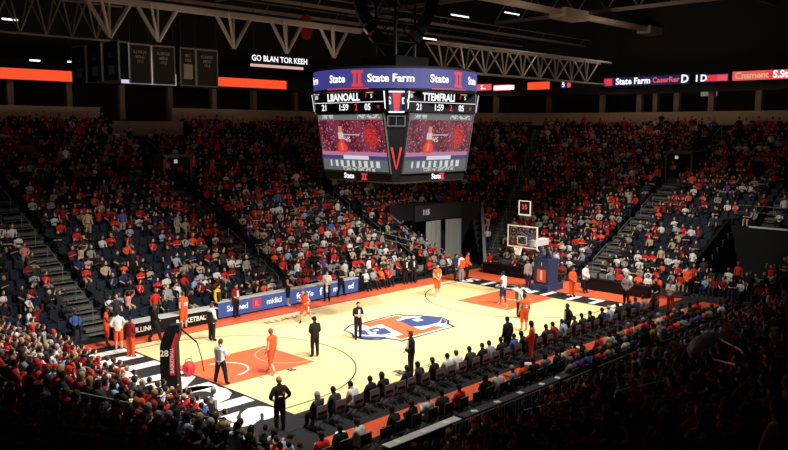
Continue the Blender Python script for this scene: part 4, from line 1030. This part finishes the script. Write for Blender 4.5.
root = empty('catwalk_beam', (0,0,0)); a = at_y(500,0,15); mb = MB(); mb.box(14, 78, 14.6, 15.4, 19.9, 20.25); mb.build('beam', [mat('tan_steel', (.42,.35,.28), .6)], root)
mb = MB(); mb.box(40, 43.5, 14.2, 15.8, 19.6, 20.4); mb.box(55, 59, 14.3, 15.7, 19.65, 20.35); mb.build('junction_plate', [MATS['tan_steel']], root); tag(root, 'long tan roof beam crossing the upper right of the arena', 'roof beam')
for i, (y, z) in enumerate(((4, 21.5), (22, 19.0), (28, 19.2), (33, 19.6))):
    mb = MB(); mb.box(-10, 75, y-.12, y+.12, z-.1, z+.1); mb.box(-10, 75, y-.5, y-.42, z+.5, z+.56)
    for k in range(12): mb.tube((-8+k*7, y-.46, z+.5), (-8+k*7, y, z), .03)
    tag(mb.build('roof_purlin', [mat('purlin_grey', (.24,.22,.21), .6)]), f'thin grey roof purlin along the court, {ORD[i]} from the near side', 'roof beam', 'roof purlins')
for i, x in enumerate((-2, 9, 22, 36, 50)):
    ye = (37.5, 37.5, 37.5, 36, 29)[i]; mb = MB(); mb.box(x-.15, x+.15, -20, ye, 21.2, 21.5); z0 = 23.5
    mb.box(x-.1, x+.1, -20, ye, z0-.1, z0+.1)
    for k in range(int((ye+19)/3.2)): mb.tube((x, -19+k*3.2, 21.4), (x, -17.4+k*3.2, z0), .06, n=5); mb.tube((x, -17.4+k*3.2, z0), (x, -15.8+k*3.2, 21.4), .06, n=5)
    tag(mb.build('cross_truss', [MATS['purlin_grey']]), f'dim roof truss running across the court, {ORD[i]} from the left end', 'roof truss', 'cross trusses')
# tube lamps seen on the catwalks
for i, (px, py, y, ln, ang) in enumerate(((10,19.5,28,.9,0), (35,60.5,36,.7,0), (73,62,36,.8,0), (460,16,20,2.2,.4), (430,39,22,1.6,0), (372,67,20,.35,0), (512,13.5,25,2.4,0))):
    p = at_y(px, py, y); mb = MB(); mb.tube((-ln/2,0,0), (ln/2,0,0), .05, n=8, mi=1); mb.box(-ln/2-.05, ln/2+.05, -.09, .09, .05, .12, 0)
    o = mb.build('tube_lamp', [DSTEEL, E_TUBE], loc=tuple(p)); tag(o, f'small glowing tube lamp in the roof steel, {ORD[i]} listed from the left' if False else ['glowing tube lamp at the upper left roof edge','small lamp above the left orange ribbon','small lamp at the right end of left orange ribbon','long tube lamp in roof right of scoreboard hoist','tube lamp low over scoreboard ring on its right','tiny lamp over the scoreboard ring left of centre','long tube lamp high over the right truss','lamp under the right zigzag truss'][i], 'lamp')
p = at_y(770, 0, 5); q = at_y(776, 18, 5); mb = MB(); mb.tube(tuple(p), tuple(q), .12, n=8); tag(mb.build('roof_tube', [STEEL]), 'short pale slanting tube at the upper right roof edge', 'pipe')
# banners
BANT = mat('banner_black', (.014,.014,.016), .8); BANF = mat('banner_frame', (.20,.20,.20), .6); BTX = mat('banner_print', (.28,.28,.28), .7)
y_b = 17.0
for i, (pa, pb, lab) in enumerate(((129,150,'leftmost'), (152,174,'second'), (180,195,'third'), (196,217,'rightmost'))):
    a = at_y(pa, 46+i*1.2, y_b); b = at_y(pb, 46+i*1.2, y_b); w = b[0]-a[0]; h = 2.0
    root = empty('hanging_banner', (a[0], y_b, 12.75)); mb = MB(); mb.box(0, w, 0, .04, 0, h); mb.build('cloth', [BANT], root)
    mb = MB(); mb.box(-.03, .03, -.03, .06, 0, h); mb.box(w-.03, w+.03, -.03, .06, 0, h); mb.box(0, w, -.03, .06, h-.04, h+.04); mb.box(0, w, -.03, .06, -.03, .02); mb.build('frame', [BANF], root)
    mb = MB()
    if i == 2: mb.box(w*.2, w*.8, -.02, -.01, .35, 1.15)
    for j, (s, zz) in enumerate((('ILLINOIS', 1.6), ('MENS', 1.35), ('1915', 1.12)) if i != 2 else (('BIG', 1.6), ('1924', 1.35))): put_text(mb, s, lambda u, v: Vector((w/2+u, -.015, zz+v)), .22, .02, sx=.9)
    mb.build('printing', [BTX], root); mb = MB(); mb.tube((.05,0,h), (.05,0,ZT+2), .012, n=4); mb.tube((w-.05,0,h), (w-.05,0,ZT+2), .012, n=4); mb.build('hanging_wire', [DSTEEL], root)
    tag(root, f'black hanging banner with grey lettering, {lab} of the four over the far stand', 'banner', 'hanging banners')
# row of banners seen edge-on, running toward the far side
for j in range(3):
    root = empty('hanging_banner', (2.6, y_b+.4+j*1.9, 12.9)); mb = MB(); mb.box(0, .04, 0, 1.7, 0, 2.0); mb.build('cloth', [BANT], root)
    mb = MB(); mb.box(-.03, .06, -.03, .03, 0, 2.0); mb.box(-.03, .06, 1.67, 1.73, 0, 2.); mb.box(-.03,.06,0,1.7,1.97,2.04); mb.build('frame', [BANF], root)
    mb = MB(); put_text(mb, 'ILL', lambda u, v: Vector((-.02, .85-u, 1.3+v)), .4, .02); mb.box(-.03, -.02, .4, 1.1, .3, .8); mb.build('printing', [BTX], root)
    tag(root, f'dark hanging banner left of the four facing ones, {ORD[j]} going toward the far stand', 'banner', 'hanging banners')
p = at_y(137, 81, 30); mb = MB(); mb.box(0, 4.2, 0, .1, 0, .25, 0); mb.box(1.9, 2.4, 0, .1, .25, .6, 0); mb.box(2.4, 4.2, 0, .1, .55, .8, 0); mb.box(4.0,4.2,0,.1,.2,.6,0); a = at_y(122, 83, 30)
tag(mb.build('lit_sign', [mat('led_lilac_white', (.02,.02,.02), emis=(.62,.60,.85))], loc=tuple(a)), 'small white lit sign showing under the leftmost hanging banner', 'sign')
# GO BLAN TOR KEEH sign
a = at_y(250, 44, 20); b = at_y(306, 50, 20); root = empty('hanging_sign', (a[0], 20, 0)); w = b[0]-a[0]; zt = 15.15
mb = MB(); mb.box(0, w, 0, .12, zt-.85, zt); mb.build('panel', [BLACK], root)
mb = MB(); put_text(mb, 'GO BLAN TOR KEEH', lambda u, v: Vector((w/2+.1+u, -.02, zt-.30+v)), .50, .02, sx=.98); mb.build('lettering', [E_WHITE], root)
mb = MB(); mb.box(0, w*.94, -.04, 0, zt-.83, zt-.66); mb.build('light_strip', [mat('strip_rose', (.02,.02,.02), emis=(.75,.42,.42))], root)
mb = MB(); mb.tube((.3,0,zt), (.3,0,ZT+3), .02, n=4); mb.tube((w-.3,0,zt), (w-.3,0,ZT+3), .02, n=4); mb.build('hanging_wire', [DSTEEL], root)
tag(root, 'small hanging sign with white letters over a glowing pinkish strip', 'sign')
for i, (px, py, y, r_) in enumerate(((369, 31, 20, .42), (413, 36, 20, .5), (306, 27, 22, .9))):
    p = at_y(px, py, y); mb = MB(); mb.ell((0,0,0), (r_*.7, .2, r_), 12, 8); tag(mb.build('red_roof_drape', [mat('dim_red_drape', (.25,.012,.015), .7)], loc=tuple(p)), f'dim dark red rounded emblem {["left of","right of","far left of"][i]} the scoreboard hoist', 'emblem')
# ------------------------------------------------------------------ baskets
NAVYP = mat('navy_pad', (.03,.045,.11), .6); REDP = mat('red_pad', (.62,.03,.05), .6)
root = empty('basketball_hoop', (0,0,0))
bx, by0, by1, bz0, bz1 = 23.35, 5.35, 7.45, 3.14, 4.38; bc = (by0+by1)/2
mb = MB(); mb.box(bx, bx+.03, by0, by1, bz0, bz1)
GL = bpy.data.materials.new('backboard_glass'); GL.use_nodes = True; b = GL.node_tree.nodes['Principled BSDF']; b.inputs['Transmission Weight'].default_value = .97; b.inputs['Roughness'].default_value = .02; b.inputs['IOR'].default_value = 1.1; b.inputs['Base Color'].default_value = (.9,.93,.95,1)
bb = mb.build('backboard', [GL], root)
WP = mat('white_frame', (.85,.85,.85), .4)
mb = MB(); t = .07
for (a0, a1, c0, c1) in ((by0-t, by1+t, bz0-t, bz0), (by0-t, by1+t, bz1, bz1+t), (by0-t, by0, bz0, bz1), (by1, by1+t, bz0, bz1)): mb.box(bx-.02, bx+.05, a0, a1, c0, c1)
mb.build('frame', [WP], bb)
mb = MB(); t = .045
for (a0, a1, c0, c1) in ((bc-.36, bc+.36, bz0+.12, bz0+.12+t), (bc-.36, bc+.36, bz0+.62, bz0+.62+t), (bc-.36, bc-.36+t, bz0+.12, bz0+.62), (bc+.36-t, bc+.36, bz0+.12, bz0+.62)): mb.box(bx-.012, bx-.004, a0, a1, c0, c1)
mb.build('target_square', [WP], bb)
mb = MB(); n = 20; rc = (bx-.42, bc)
for i in range(n): a = 2*PI*i/n; a2 = 2*PI*(i+1)/n; mb.tube((rc[0]+.27*math.cos(a), rc[1]+.27*math.sin(a), 3.2), (rc[0]+.27*math.cos(a2), rc[1]+.27*math.sin(a2), 3.2), .014, n=5)
mb.box(bx-.16, bx, bc-.1, bc+.1, 3.17, 3.22); rim = mb.build('rim', [mat('rim_orange', (.85,.12,.03), .4)], root)
mb = MB()
for i in range(12):
    a = 2*PI*i/12
    for s in (-1, 1):
        pr = None
        for j in range(5):
            r_ = .26-.11*j/4; aa = a+s*j*PI/12; q = (rc[0]+r_*math.cos(aa), rc[1]+r_*math.sin(aa), 3.19-.13*j)
            if pr: mb.tube(pr, q, .011, n=4, cap=False)
            pr = q
mb.build('net', [PW], rim)
mb = MB(); mb.prism([(25.4,5.75), (27.2,5.75), (27.2,7.1), (25.4,7.1)], .0, .42); mb.prism([(25.6,5.85), (26.7,5.85), (26.7,7.0), (25.6,7.0)], .42, 2.1); base = mb.build('padded_base', [NAVYP], root)
mb = MB(); f = plane_fn((25.585, bc, 1.0), (0,-1,0), (0,0,1)); mb.add([f(-.34,-.42), f(.34,-.42), f(.34,.42), f(-.34,.42)], [(0,1,2,3)], 0); mb.build('orange_emblem', [mat('pad_orange', (.80,.12,.04), .6)], base)
mb = MB(); put_text(mb, 'I', plane_fn((25.57, bc, 1.0), (0,-1,0), (0,0,1)), .8, .05); put_text(mb, 'I', plane_fn((25.575, bc, 1.75), (0,-1,0), (0,0,1)), .32, .03); mb.build('white_letter', [PW], base)
mb = MB(); mb.path([(26.2,bc-.3,2.1), (25.6,bc-.28,3.0), (23.5,bc-.25,4.0)], .09, 8); mb.path([(26.2,bc+.3,2.1), (25.6,bc+.28,3.0), (23.5,bc+.25,4.0)], .09, 8); mb.path([(26.4,bc,2.0), (25.2,bc,2.5), (23.45,bc,3.25)], .10, 8); mb.box(23.4, 25.4, bc-.16, bc+.16, 3.15, 3.42); mb.build('support_arm', [NAVYP], root)
mb = MB(); mb.box(24.0, 25.6, bc-.5, bc+.0, 3.1, 3.5); mb.build('arm_pad', [mat('grey_pad', (.5,.5,.5), .6)], root)
# shot clock above
zc0, zc1 = 5.15, 6.0; mb = MB(); mb.box(bx+.1, bx+.35, bc-.5, bc+.35, zc0, zc1); clk = mb.build('shot_clock', [BLACK], root)
mb = MB()
for (a0, a1, c0, c1) in ((bc-.52, bc+.37, zc0-.05, zc0+.03), (bc-.52, bc-.47, zc0, zc1), (bc+.32, bc+.37, zc0, zc1), (bc-.52, bc+.37, zc1-.02, zc1+.02)): mb.box(bx+.06, bx+.1, a0, a1, c0, c1)
mb.build('clock_border', [mat('clock_yellow_white', (.4,.38,.3), emis=(.55,.5,.4))], clk)
mb = MB(); put_text(mb, '35', plane_fn((bx+.07, bc-.07, 5.62), (0,-1,0), (0,0,1)), .42, .03); mb.build('clock_digits', [E_RED], clk)
mb = MB(); mb.tube((bx+.2, bc-.07, 4.4), (bx+.2, bc-.07, 5.15), .03); mb.build('clock_post', [DSTEEL], clk)
tag(root, 'far basketball goal with glass backboard, orange rim, navy padded base', 'basketball hoop')
# near stanchion folded behind the left baseline
p = at_z(172, 391); px_, py_ = p[0], p[1]
root = empty('goal_stanchion', (px_, py_, 0), math.radians(-45))
mb = MB(); loft(mb, [([(-.33,-.3), (.33,-.3), (.33,.3), (-.33,.3)], 0), ([(-.36,-.3), (.28,-.3), (.28,.3), (-.36,.3)], .9), ([(-.34,-.3), (.26,-.3), (.26,.3), (-.34,.3)], 1.9), ([(-.22,-.26), (.40,-.26), (.40,.26), (-.22,.26)], 2.35), ([(.0,-.2), (.42,-.2), (.42,.2), (.0,.2)], 2.72)]); st_ = mb.build('padded_column', [BLACK], root)
mb = MB(); f = lambda u, z, o_=0: Vector((u, -.325-o_, z)); mb.add([f(.02,.75), f(.22,.75), f(.26,1.9), f(.40,2.4), f(.30,2.45), f(.10,1.9), f(.02,1.2)], [tuple(range(7))]); mb.build('red_panel', [REDP], st_)
mb = MB(); put_text(mb, 'BASKETBALL', lambda u, v: Vector((.13-v*1.0, -.35, 1.35+u)), .19, .01, sx=.95); put_text(mb, '28', lambda u, v: Vector((-.17+u, -.345, 1.62+v)), .34, .03); mb.build('white_marking', [PW], st_)
mb = MB(); mb.tube((.40,0,2.55), (1.0,.15,1.95), .035); mb.path([(1.0,.15,1.95), (1.15,.15,1.4), (1.25,.15,.75)], .022, 5); mb.build('folded_arm', [BLACK], root)
tag(root, 'black padded goal stanchion with red panel and white 28, behind left baseline', 'goal stanchion')
p = at_z(189, 376); root = empty('ball_bag', (p[0], p[1], 0)); mb = MB(); mb.ell((0,0,.32), (.27,.27,.33), 12, 9); mb.build('bag', [REDP], root, smooth=True); mb = MB(); mb.path([(-.2,0,.5), (-.12,0,.75), (.12,0,.75), (.2,0,.5)], .02, 6); mb.build('handle', [REDP], root); mb = MB(); put_text(mb, 'I', plane_fn((-.20,-.20,.38), (.7,-.7,0), (0,0,1)), .26, .02); mb.build('letter', [BLACK], root)
tag(root, 'round red bag on the floor beside the black goal stanchion', 'bag')

# ------------------------------------------------------------------ tunnels, portals, barriers
def P3s(x, y, dz=0.):
    ax = min(max(x, cxa), cxb); ay = min(max(y, cya), cyb); dx, dy = x-ax, y-ay; d = math.hypot(dx, dy); D = d-RR
    if D <= 0: return dz
    return .12+slope(dx/d, dy/d)*D+dz
# right hand walk-in
mb = MB()
def wallseg(a, b, z0f, z1f, th=.22, mi=0):
    a = Vector((*a, 0)); b = Vector((*b, 0)); d = (b-a).normalized(); n = Vector((-d.y, d.x, 0))*th
    mb.add([(a.x,a.y,0), (b.x,b.y,0), (b.x+n.x,b.y+n.y,0), (a.x+n.x,a.y+n.y,0), (a.x,a.y,z0f), (b.x,b.y,z1f), (b.x+n.x,b.y+n.y,z1f), (a.x+n.x,a.y+n.y,z0f)], [(0,1,5,4), (1,2,6,5), (2,3,7,6), (3,0,4,7), (4,5,6,7)], mi)
wallseg((33.0,-.55), (38.5,-.55), P3s(33,-.5,.75), P3s(38.5,-.5,.6)); wallseg((33.0,-5.4), (38.5,-5.4), P3s(33,-5.4,.5), P3s(38.5,-5.4,.3)); wallseg((38.5,-5.4), (38.5,-.5), P3s(38.5,-3,.12), P3s(38.5,-3,.12))
struct(mb.build('wall_walk_in_right', [BLACK]))
mb = MB(); mb.box(38.2, 38.4, -4.4, -1.9, P3s(38.5,-3,.05), P3s(38.5,-3,.15)); struct(mb.build('trim_white_edge', [mat('edge_white', (.55,.55,.52), .6)]))
mb = MB(); mb.box(33.0, 38.5, -5.4, -.5, -.01, .02); struct(mb.build('floor_walk_in_right', [CARPET]))
# far right corner walk-in with grey side curtains
mb = MB(); a0 = math.radians(40)
pts = [(27.5, Y1), (27.5, Y1+6.6)]
wallseg(pts[0], pts[1], .6, P3s(*pts[1], .5))
q0 = (cxb+RR*math.cos(a0), cyb+RR*math.sin(a0)); q1 = (cxb+(RR+6.8)*math.cos(a0), cyb+(RR+6.8)*math.sin(a0)); wallseg(q1, q0, P3s(*q1, .5), .7)
struct(mb.build('wall_walk_in_corner', [GREYW]))
mb = MB(); prev = (27.5, Y1+6.8)
for i in range(7):
    a = PI/2-(PI/2-a0)*i/6; c = (cxb+(RR+6.8)*math.cos(a), cyb+(RR+6.8)*math.sin(a)); 
    if prev != c: wallseg(prev, c, 4.35, 4.35, -.3)
    prev = c
struct(mb.build('wall_portal_header', [DARKW]))
def curtain(name, label, a, b, h, m_, amp=.06):
    a = Vector((*a, 0)); b = Vector((*b, 0)); d = b-a; ln = d.length; d.normalize(); n = Vector((-d.y, d.x, 0)); V = []; N = 40
    for j, z in enumerate((.02, h)):
        for i in range(N+1): t = i/N; V.append(tuple(a+d*ln*t*(1 if j == 0 else .97)+n*(amp*math.sin(t*ln*9))+Vector((0,0,z))))
    Fc = [(i, i+1, N+2+i, N+1+i) for i in range(N)]; m2 = MB(); m2.add(V, Fc); o = m2.build(name, [m_]); md = o.modifiers.new('t', 'SOLIDIFY'); md.thickness = .02
    return tag(o, label, 'curtain')
CUR = mat('grey_curtain', (.36,.36,.34), .9, noise=.12)
a = at_z(449, 262); curtain('entrance_curtain', 'left grey cloth curtain closing the far corner entrance', (28.0, 18.6), (30.2, 18.9), 3.3, CUR)
curtain('entrance_curtain', 'right grey cloth curtain closing the far corner entrance', (30.5, 18.75), (32.0, 18.3), 3.3, CUR)
mb = MB(); mb.box(27.4, 33.0, 19.2, 19.5, 3.3, 4.5, 0); root = tag(empty('portal_sign', (0,0,0)), 'dark overhead header with white section mark above the corner curtains', 'sign'); mb.build('panel', [DARKW], root)
mb = MB(); put_text(mb, '115', lambda u, v: Vector((28.6+u, 19.15, 3.95+v)), .55, .05); mb.build('white_mark', [mat('sign_white', (.5,.5,.5), emis=(.16,.16,.16))], root)
# small portals cut in the upper rows
def portal(label, px, py, t):
    # stands proud of the rows, opening toward the court
    if t == 'far': x, D = 12.45, 12.9; p0 = np.array([x, Y1+D]); n = np.array([0, 1.]); nn = (0, 1)
    else: y, D = 6.0, 13.3; p0 = np.array([X1+D, y]); n = np.array([1., 0]); nn = (1, 0)
    s = np.array([-n[1], n[0]]); z = .12+slope(*nn)*D; root = empty('seating_portal', (p0[0], p0[1], z), math.atan2(n[1], n[0])-PI/2)
    mb = MB(); mb.box(-1.15, -1.0, 0, 2.6, -.3, 2.2); mb.box(1.0, 1.15, 0, 2.6, -.3, 2.2); mb.box(-1.15, 1.15, 0, 2.6, 2.1, 2.3); mb.build('surround', [mat('portal_grey', (.10,.115,.11), .8)], root)
    mb = MB(); mb.box(-1.0, 1.0, 1.5, 1.6, -.2, 2.1); mb.build('dark_opening', [BLACK], root)
    mb = MB(); mb.box(-.3, -.05, -.02, 0, 1.7, 1.95); mb.build('lit_sign', [mat('portal_sign_white', (.4,.4,.4), emis=(.35,.36,.34))], root)
    tag(root, label, 'entrance portal')
portal('grey stairway entrance box in the upper far stand, on its second stairs', 180, 185, 'far')
portal('grey stairway entrance box in the upper rows behind the far basket', 672, 180, 'end')
# near side dark walk-in, cover and rails
mb = MB()
wallseg((8.2,-10.0), (12.8,-10.0), P3s(8,-10,.2), P3s(12.9,-10,.2), -.2); wallseg((8.2,-15.2), (8.2,-10.0), P3s(8,-15.2,.7), P3s(8,-10,.2), .2); wallseg((12.8,-10.0), (12.8,-15.2), P3s(12.9,-10,.2), P3s(12.9,-15.2,.7), .2)
struct(mb.build('wall_near_walk_in', [BLACK]))
def dome():
    p = (10.6, -10.9); z = P3s(10.6, -10.0, .1); root = empty('covered_camera', (p[0], p[1], z)); mb = MB(); V = []; N = 14; Mr = 7
    for j in range(Mr+1):
        t = j/Mr*PI/2
        for i in range(N): a = 2*PI*i/N; V.append((1.5*math.cos(a)*math.sin(t)**.8*(1+.05*math.sin(3*a)), .75*math.sin(a)*math.sin(t)**.8, .85*math.cos(t)+.75-.12*math.cos(a)*math.sin(t)*4*.3))
    mb.add(V, [(j*N+i, (j+1)*N+i, (j+1)*N+(i+1)%N, j*N+(i+1)%N) for j in range(Mr) for i in range(N)]); mb.build('grey_cover', [mat('grey_tarp', (.50,.48,.48), .8, noise=.1)], root, smooth=True)
    mb = MB(); mb.box(-1.2, 1.2, -.5, .5, -.5, .8); mb.build('stand', [BLACK], root); tag(root, 'rounded grey cover draped over equipment in the dark near stand', 'covered equipment')
dome()
def rail_run(name, label, pts, h=1.0, balus=.9, r=.024, mids=(.5,), m_=RAIL, zf=None):
    root = empty(name, (0,0,0)); mb = MB(); P = []
    for (x, y) in pts: P.append(Vector((x, y, (zf(x, y) if zf else P3s(x, y)))))
    for a, b in zip(P[:-1], P[1:]):
        mb.tube(a+Vector((0,0,h)), b+Vector((0,0,h)), r)
    top = mb.build('handrail', [m_], root); mb = MB()
    for a, b in zip(P[:-1], P[1:]):
        for m2 in mids: mb.tube(a+Vector((0,0,h*m2)), b+Vector((0,0,h*m2)), r*.6, n=5)
    mb.build('mid_rail', [m_], root); mb = MB(); pk = 0
    for a, b in zip(P[:-1], P[1:]):
        n = max(1, int((b-a).length/balus))
        for i in range(n+1):
            q = a+(b-a)*i/n; mb.tube(q, q+Vector((0,0,h)), r*.8, n=5)
            if balus > .3: mb.build('post', [m_], root); mb = MB()
    if balus <= .3: mb.build('upright_bars', [m_], root)
    return tag(root, label, 'railing')
flat = lambda x, y: .0
rail_run('crowd_barrier', 'grey metal barrier with close upright bars between floor seats and near stand', [(1.2,-6.55), (7.4,-6.55)], 1.05, .16, .022, (.12,), RAIL, flat)
rail_run('crowd_barrier', 'grey metal rail with few uprights along the front of near stand', [(7.5,-6.6), (14.0,-6.6)], 1.05, .8, .024, (.35,.65), RAIL, flat)
rail_run('crowd_barrier', 'dark metal rail running on toward the near right corner', [(15.2,-6.7), (30.5,-6.7)], 1.05, 1.3, .03, (.5,), DSTEEL, flat)
rail_run('stair_railing', 'upper grey stair railing beside the covered equipment in near stand', [(7.4,-9.6), (13.4,-9.6)], 1.05, 1.9, .03, (.15,.55))
rail_run('stair_railing', 'grey railing climbing the near stand at the right picture edge', [(4.8,-14.0), (9.5,-11.6), (13.6,-9.4)], 1.1, 3., .028, (.5,))
rail_run('stair_railing', 'second grey railing climbing the near stand below the first', [(1.8,-15.2), (5.2,-13.0)], 1.0, 2., .028, (.5,))
def rail_px(pts, t):
    out = []
    for px, py in pts:
        v = cd+cr*(px-394)/F-cu*(py-225)/F; v = v/np.linalg.norm(v); out.append(CAM+v*t)
    return out
rp = rail_px([(-30,362), (0,386), (40,403), (95,407), (150,414)], 15.2)
rail_run('stand_railing', 'black guard railing with uprights across the dark bottom left corner', [(q[0], q[1]) for q in rp], 1.0, .45, .03, (.9,.1), mat('guard_rail_grey', (.45,.45,.46), .5), None)
rail_run('stand_railing', 'grey railing along the walk-in wall below the far right seats', [(39.6,-.6), (39.6,-5.6)], .9, 1.2, .025, (.5,))
for i, (x, D0) in enumerate(((-.6,0), (1.0,0), (11.2,0), (12.8,0), (23.4, 0), (25.0, 0))):
    rail_run('stair_railing', f'thin stair side rail in the far stand, {ORD[i]} from the left', [(x, Y1+D0+.3), (x, Y1+D0+7.5)], .85, 1.7, .018, (.5,), DSTEEL)
# courtside railing at the foot of the corner (left of curtains)
rail_run('stand_railing', 'pair of grey rails sloping beside the corner entrance, above the far bench', [(23.0, 19.4), (27.2, 16.2)], 1.1, 1.6, .03, (.6,))
# floor equipment: drinks tubs and cups at the benches
for i, (x, y) in enumerate(((-.9,-3.6), (9.9,-3.4), (13.6,-3.5))):
    root = empty('drinks_cooler', (x, y, 0)); mb = MB(); loft(mb, [([(.16*math.cos(a*PI/6), .16*math.sin(a*PI/6)) for a in range(12)], 0), ([(.2*math.cos(a*PI/6), .2*math.sin(a*PI/6)) for a in range(12)], .5)]); mb.build('tub', [mat('cooler_orange', (.8,.2,.03), .5)], root)
    mb = MB(); mb.tube((0,0,.5), (0,0,.56), .205, n=12); mb.build('lid', [PW], root); tag(root, f'orange drinks cooler with white lid behind the sideline chairs, {ORD[i]} from the left', 'cooler', 'drinks coolers')

# ------------------------------------------------------------------ light
wd = bpy.data.worlds.new('world'); sc.world = wd; wd.use_nodes = True; wd.node_tree.nodes['Background'].inputs[0].default_value = (.5,.45,.42,1); wd.node_tree.nodes['Background'].inputs[1].default_value = .014
def spot(x, y, z, tx, ty, tz, w, ang, blend=.8, colr=(1,.95,.86), size=.5):
    l = bpy.data.lights.new('court_floodlight', 'SPOT'); l.energy = w; l.spot_size = math.radians(ang); l.spot_blend = blend; l.color = colr; l.shadow_soft_size = size
    o = bpy.data.objects.new('court_floodlight', l); col.objects.link(o); o.location = (x, y, z); o.rotation_euler = (Vector((tx, ty, tz))-Vector((x, y, z))).to_track_quat('-Z', 'Y').to_euler(); return o
for x in (0.5, 6.5, 12.5, 18.5, 24.5): spot(x, -7.5, 21, x*.96+.4, 9.8, 0, 25000, 59, 1.)
for x in (-1, 5, 11, 17, 23): spot(x, -3.2, 20.5, x, -2.0, 0, 6500, 40, 1.)
for x in (3, 11.5, 20): spot(x, 19.5, 16.2, x, 6.5, 0, 7000, 60, 1.)
spot(5, 1, 21, -5.5, 6.5, 1.5, 24000, 48, 1.); spot(1.5, -4, 20, -5, -1.5, 1, 12000, 38, 1.); spot(16, 5, 21, 34, 3.5, 2, 27000, 46, 1.)
def wash(x, y, z, rz, w):  # added fill without a fixture, brightens the tan parapet
    l = bpy.data.lights.new('parapet_fill_light', 'AREA'); l.shape = 'RECTANGLE'; l.size = 8; l.size_y = .2; l.energy = w; l.color = (1, .72, .5)
    o = bpy.data.objects.new('parapet_fill_light', l); col.objects.link(o); o.location = (x, y, z); o.rotation_euler = (math.radians(35), 0, rz)
for x in (2, 12, 22): wash(x, YF-1.1, 13.9, 0, 10)
wash(36, YF-2.6, 13.9, -.3, 10); wash(47, YF-9, 13.9, -.9, 10)
def roof_fill(x, y, z, w):  # added point fill without a fixture, lifts the roof beams and trusses
    l = bpy.data.lights.new('roof_fill_light', 'POINT'); l.energy = w; l.shadow_soft_size = .2; l.color = (1, .8, .62); o = bpy.data.objects.new('roof_fill_light', l); col.objects.link(o); o.location = (x, y, z)
roof_fill(46, 12, 17.5, 260); roof_fill(34, 12, 17.8, 160); roof_fill(5, 12.5, 15.0, 40); roof_fill(14, 12.5, 15.0, 40); roof_fill(28, 13, 14.6, 50)
for y in (14, 5, -4): wash(XE-1.1, y, 13.9, -PI/2, 12)
sc.view_settings.view_transform = 'Standard'; sc.view_settings.look = 'None'; sc.view_settings.gamma = 1; sc.view_settings.exposure = 0.0
sc.cycles.use_denoising = True; sc.cycles.max_bounces = 6; sc.cycles.sample_clamp_indirect = 4
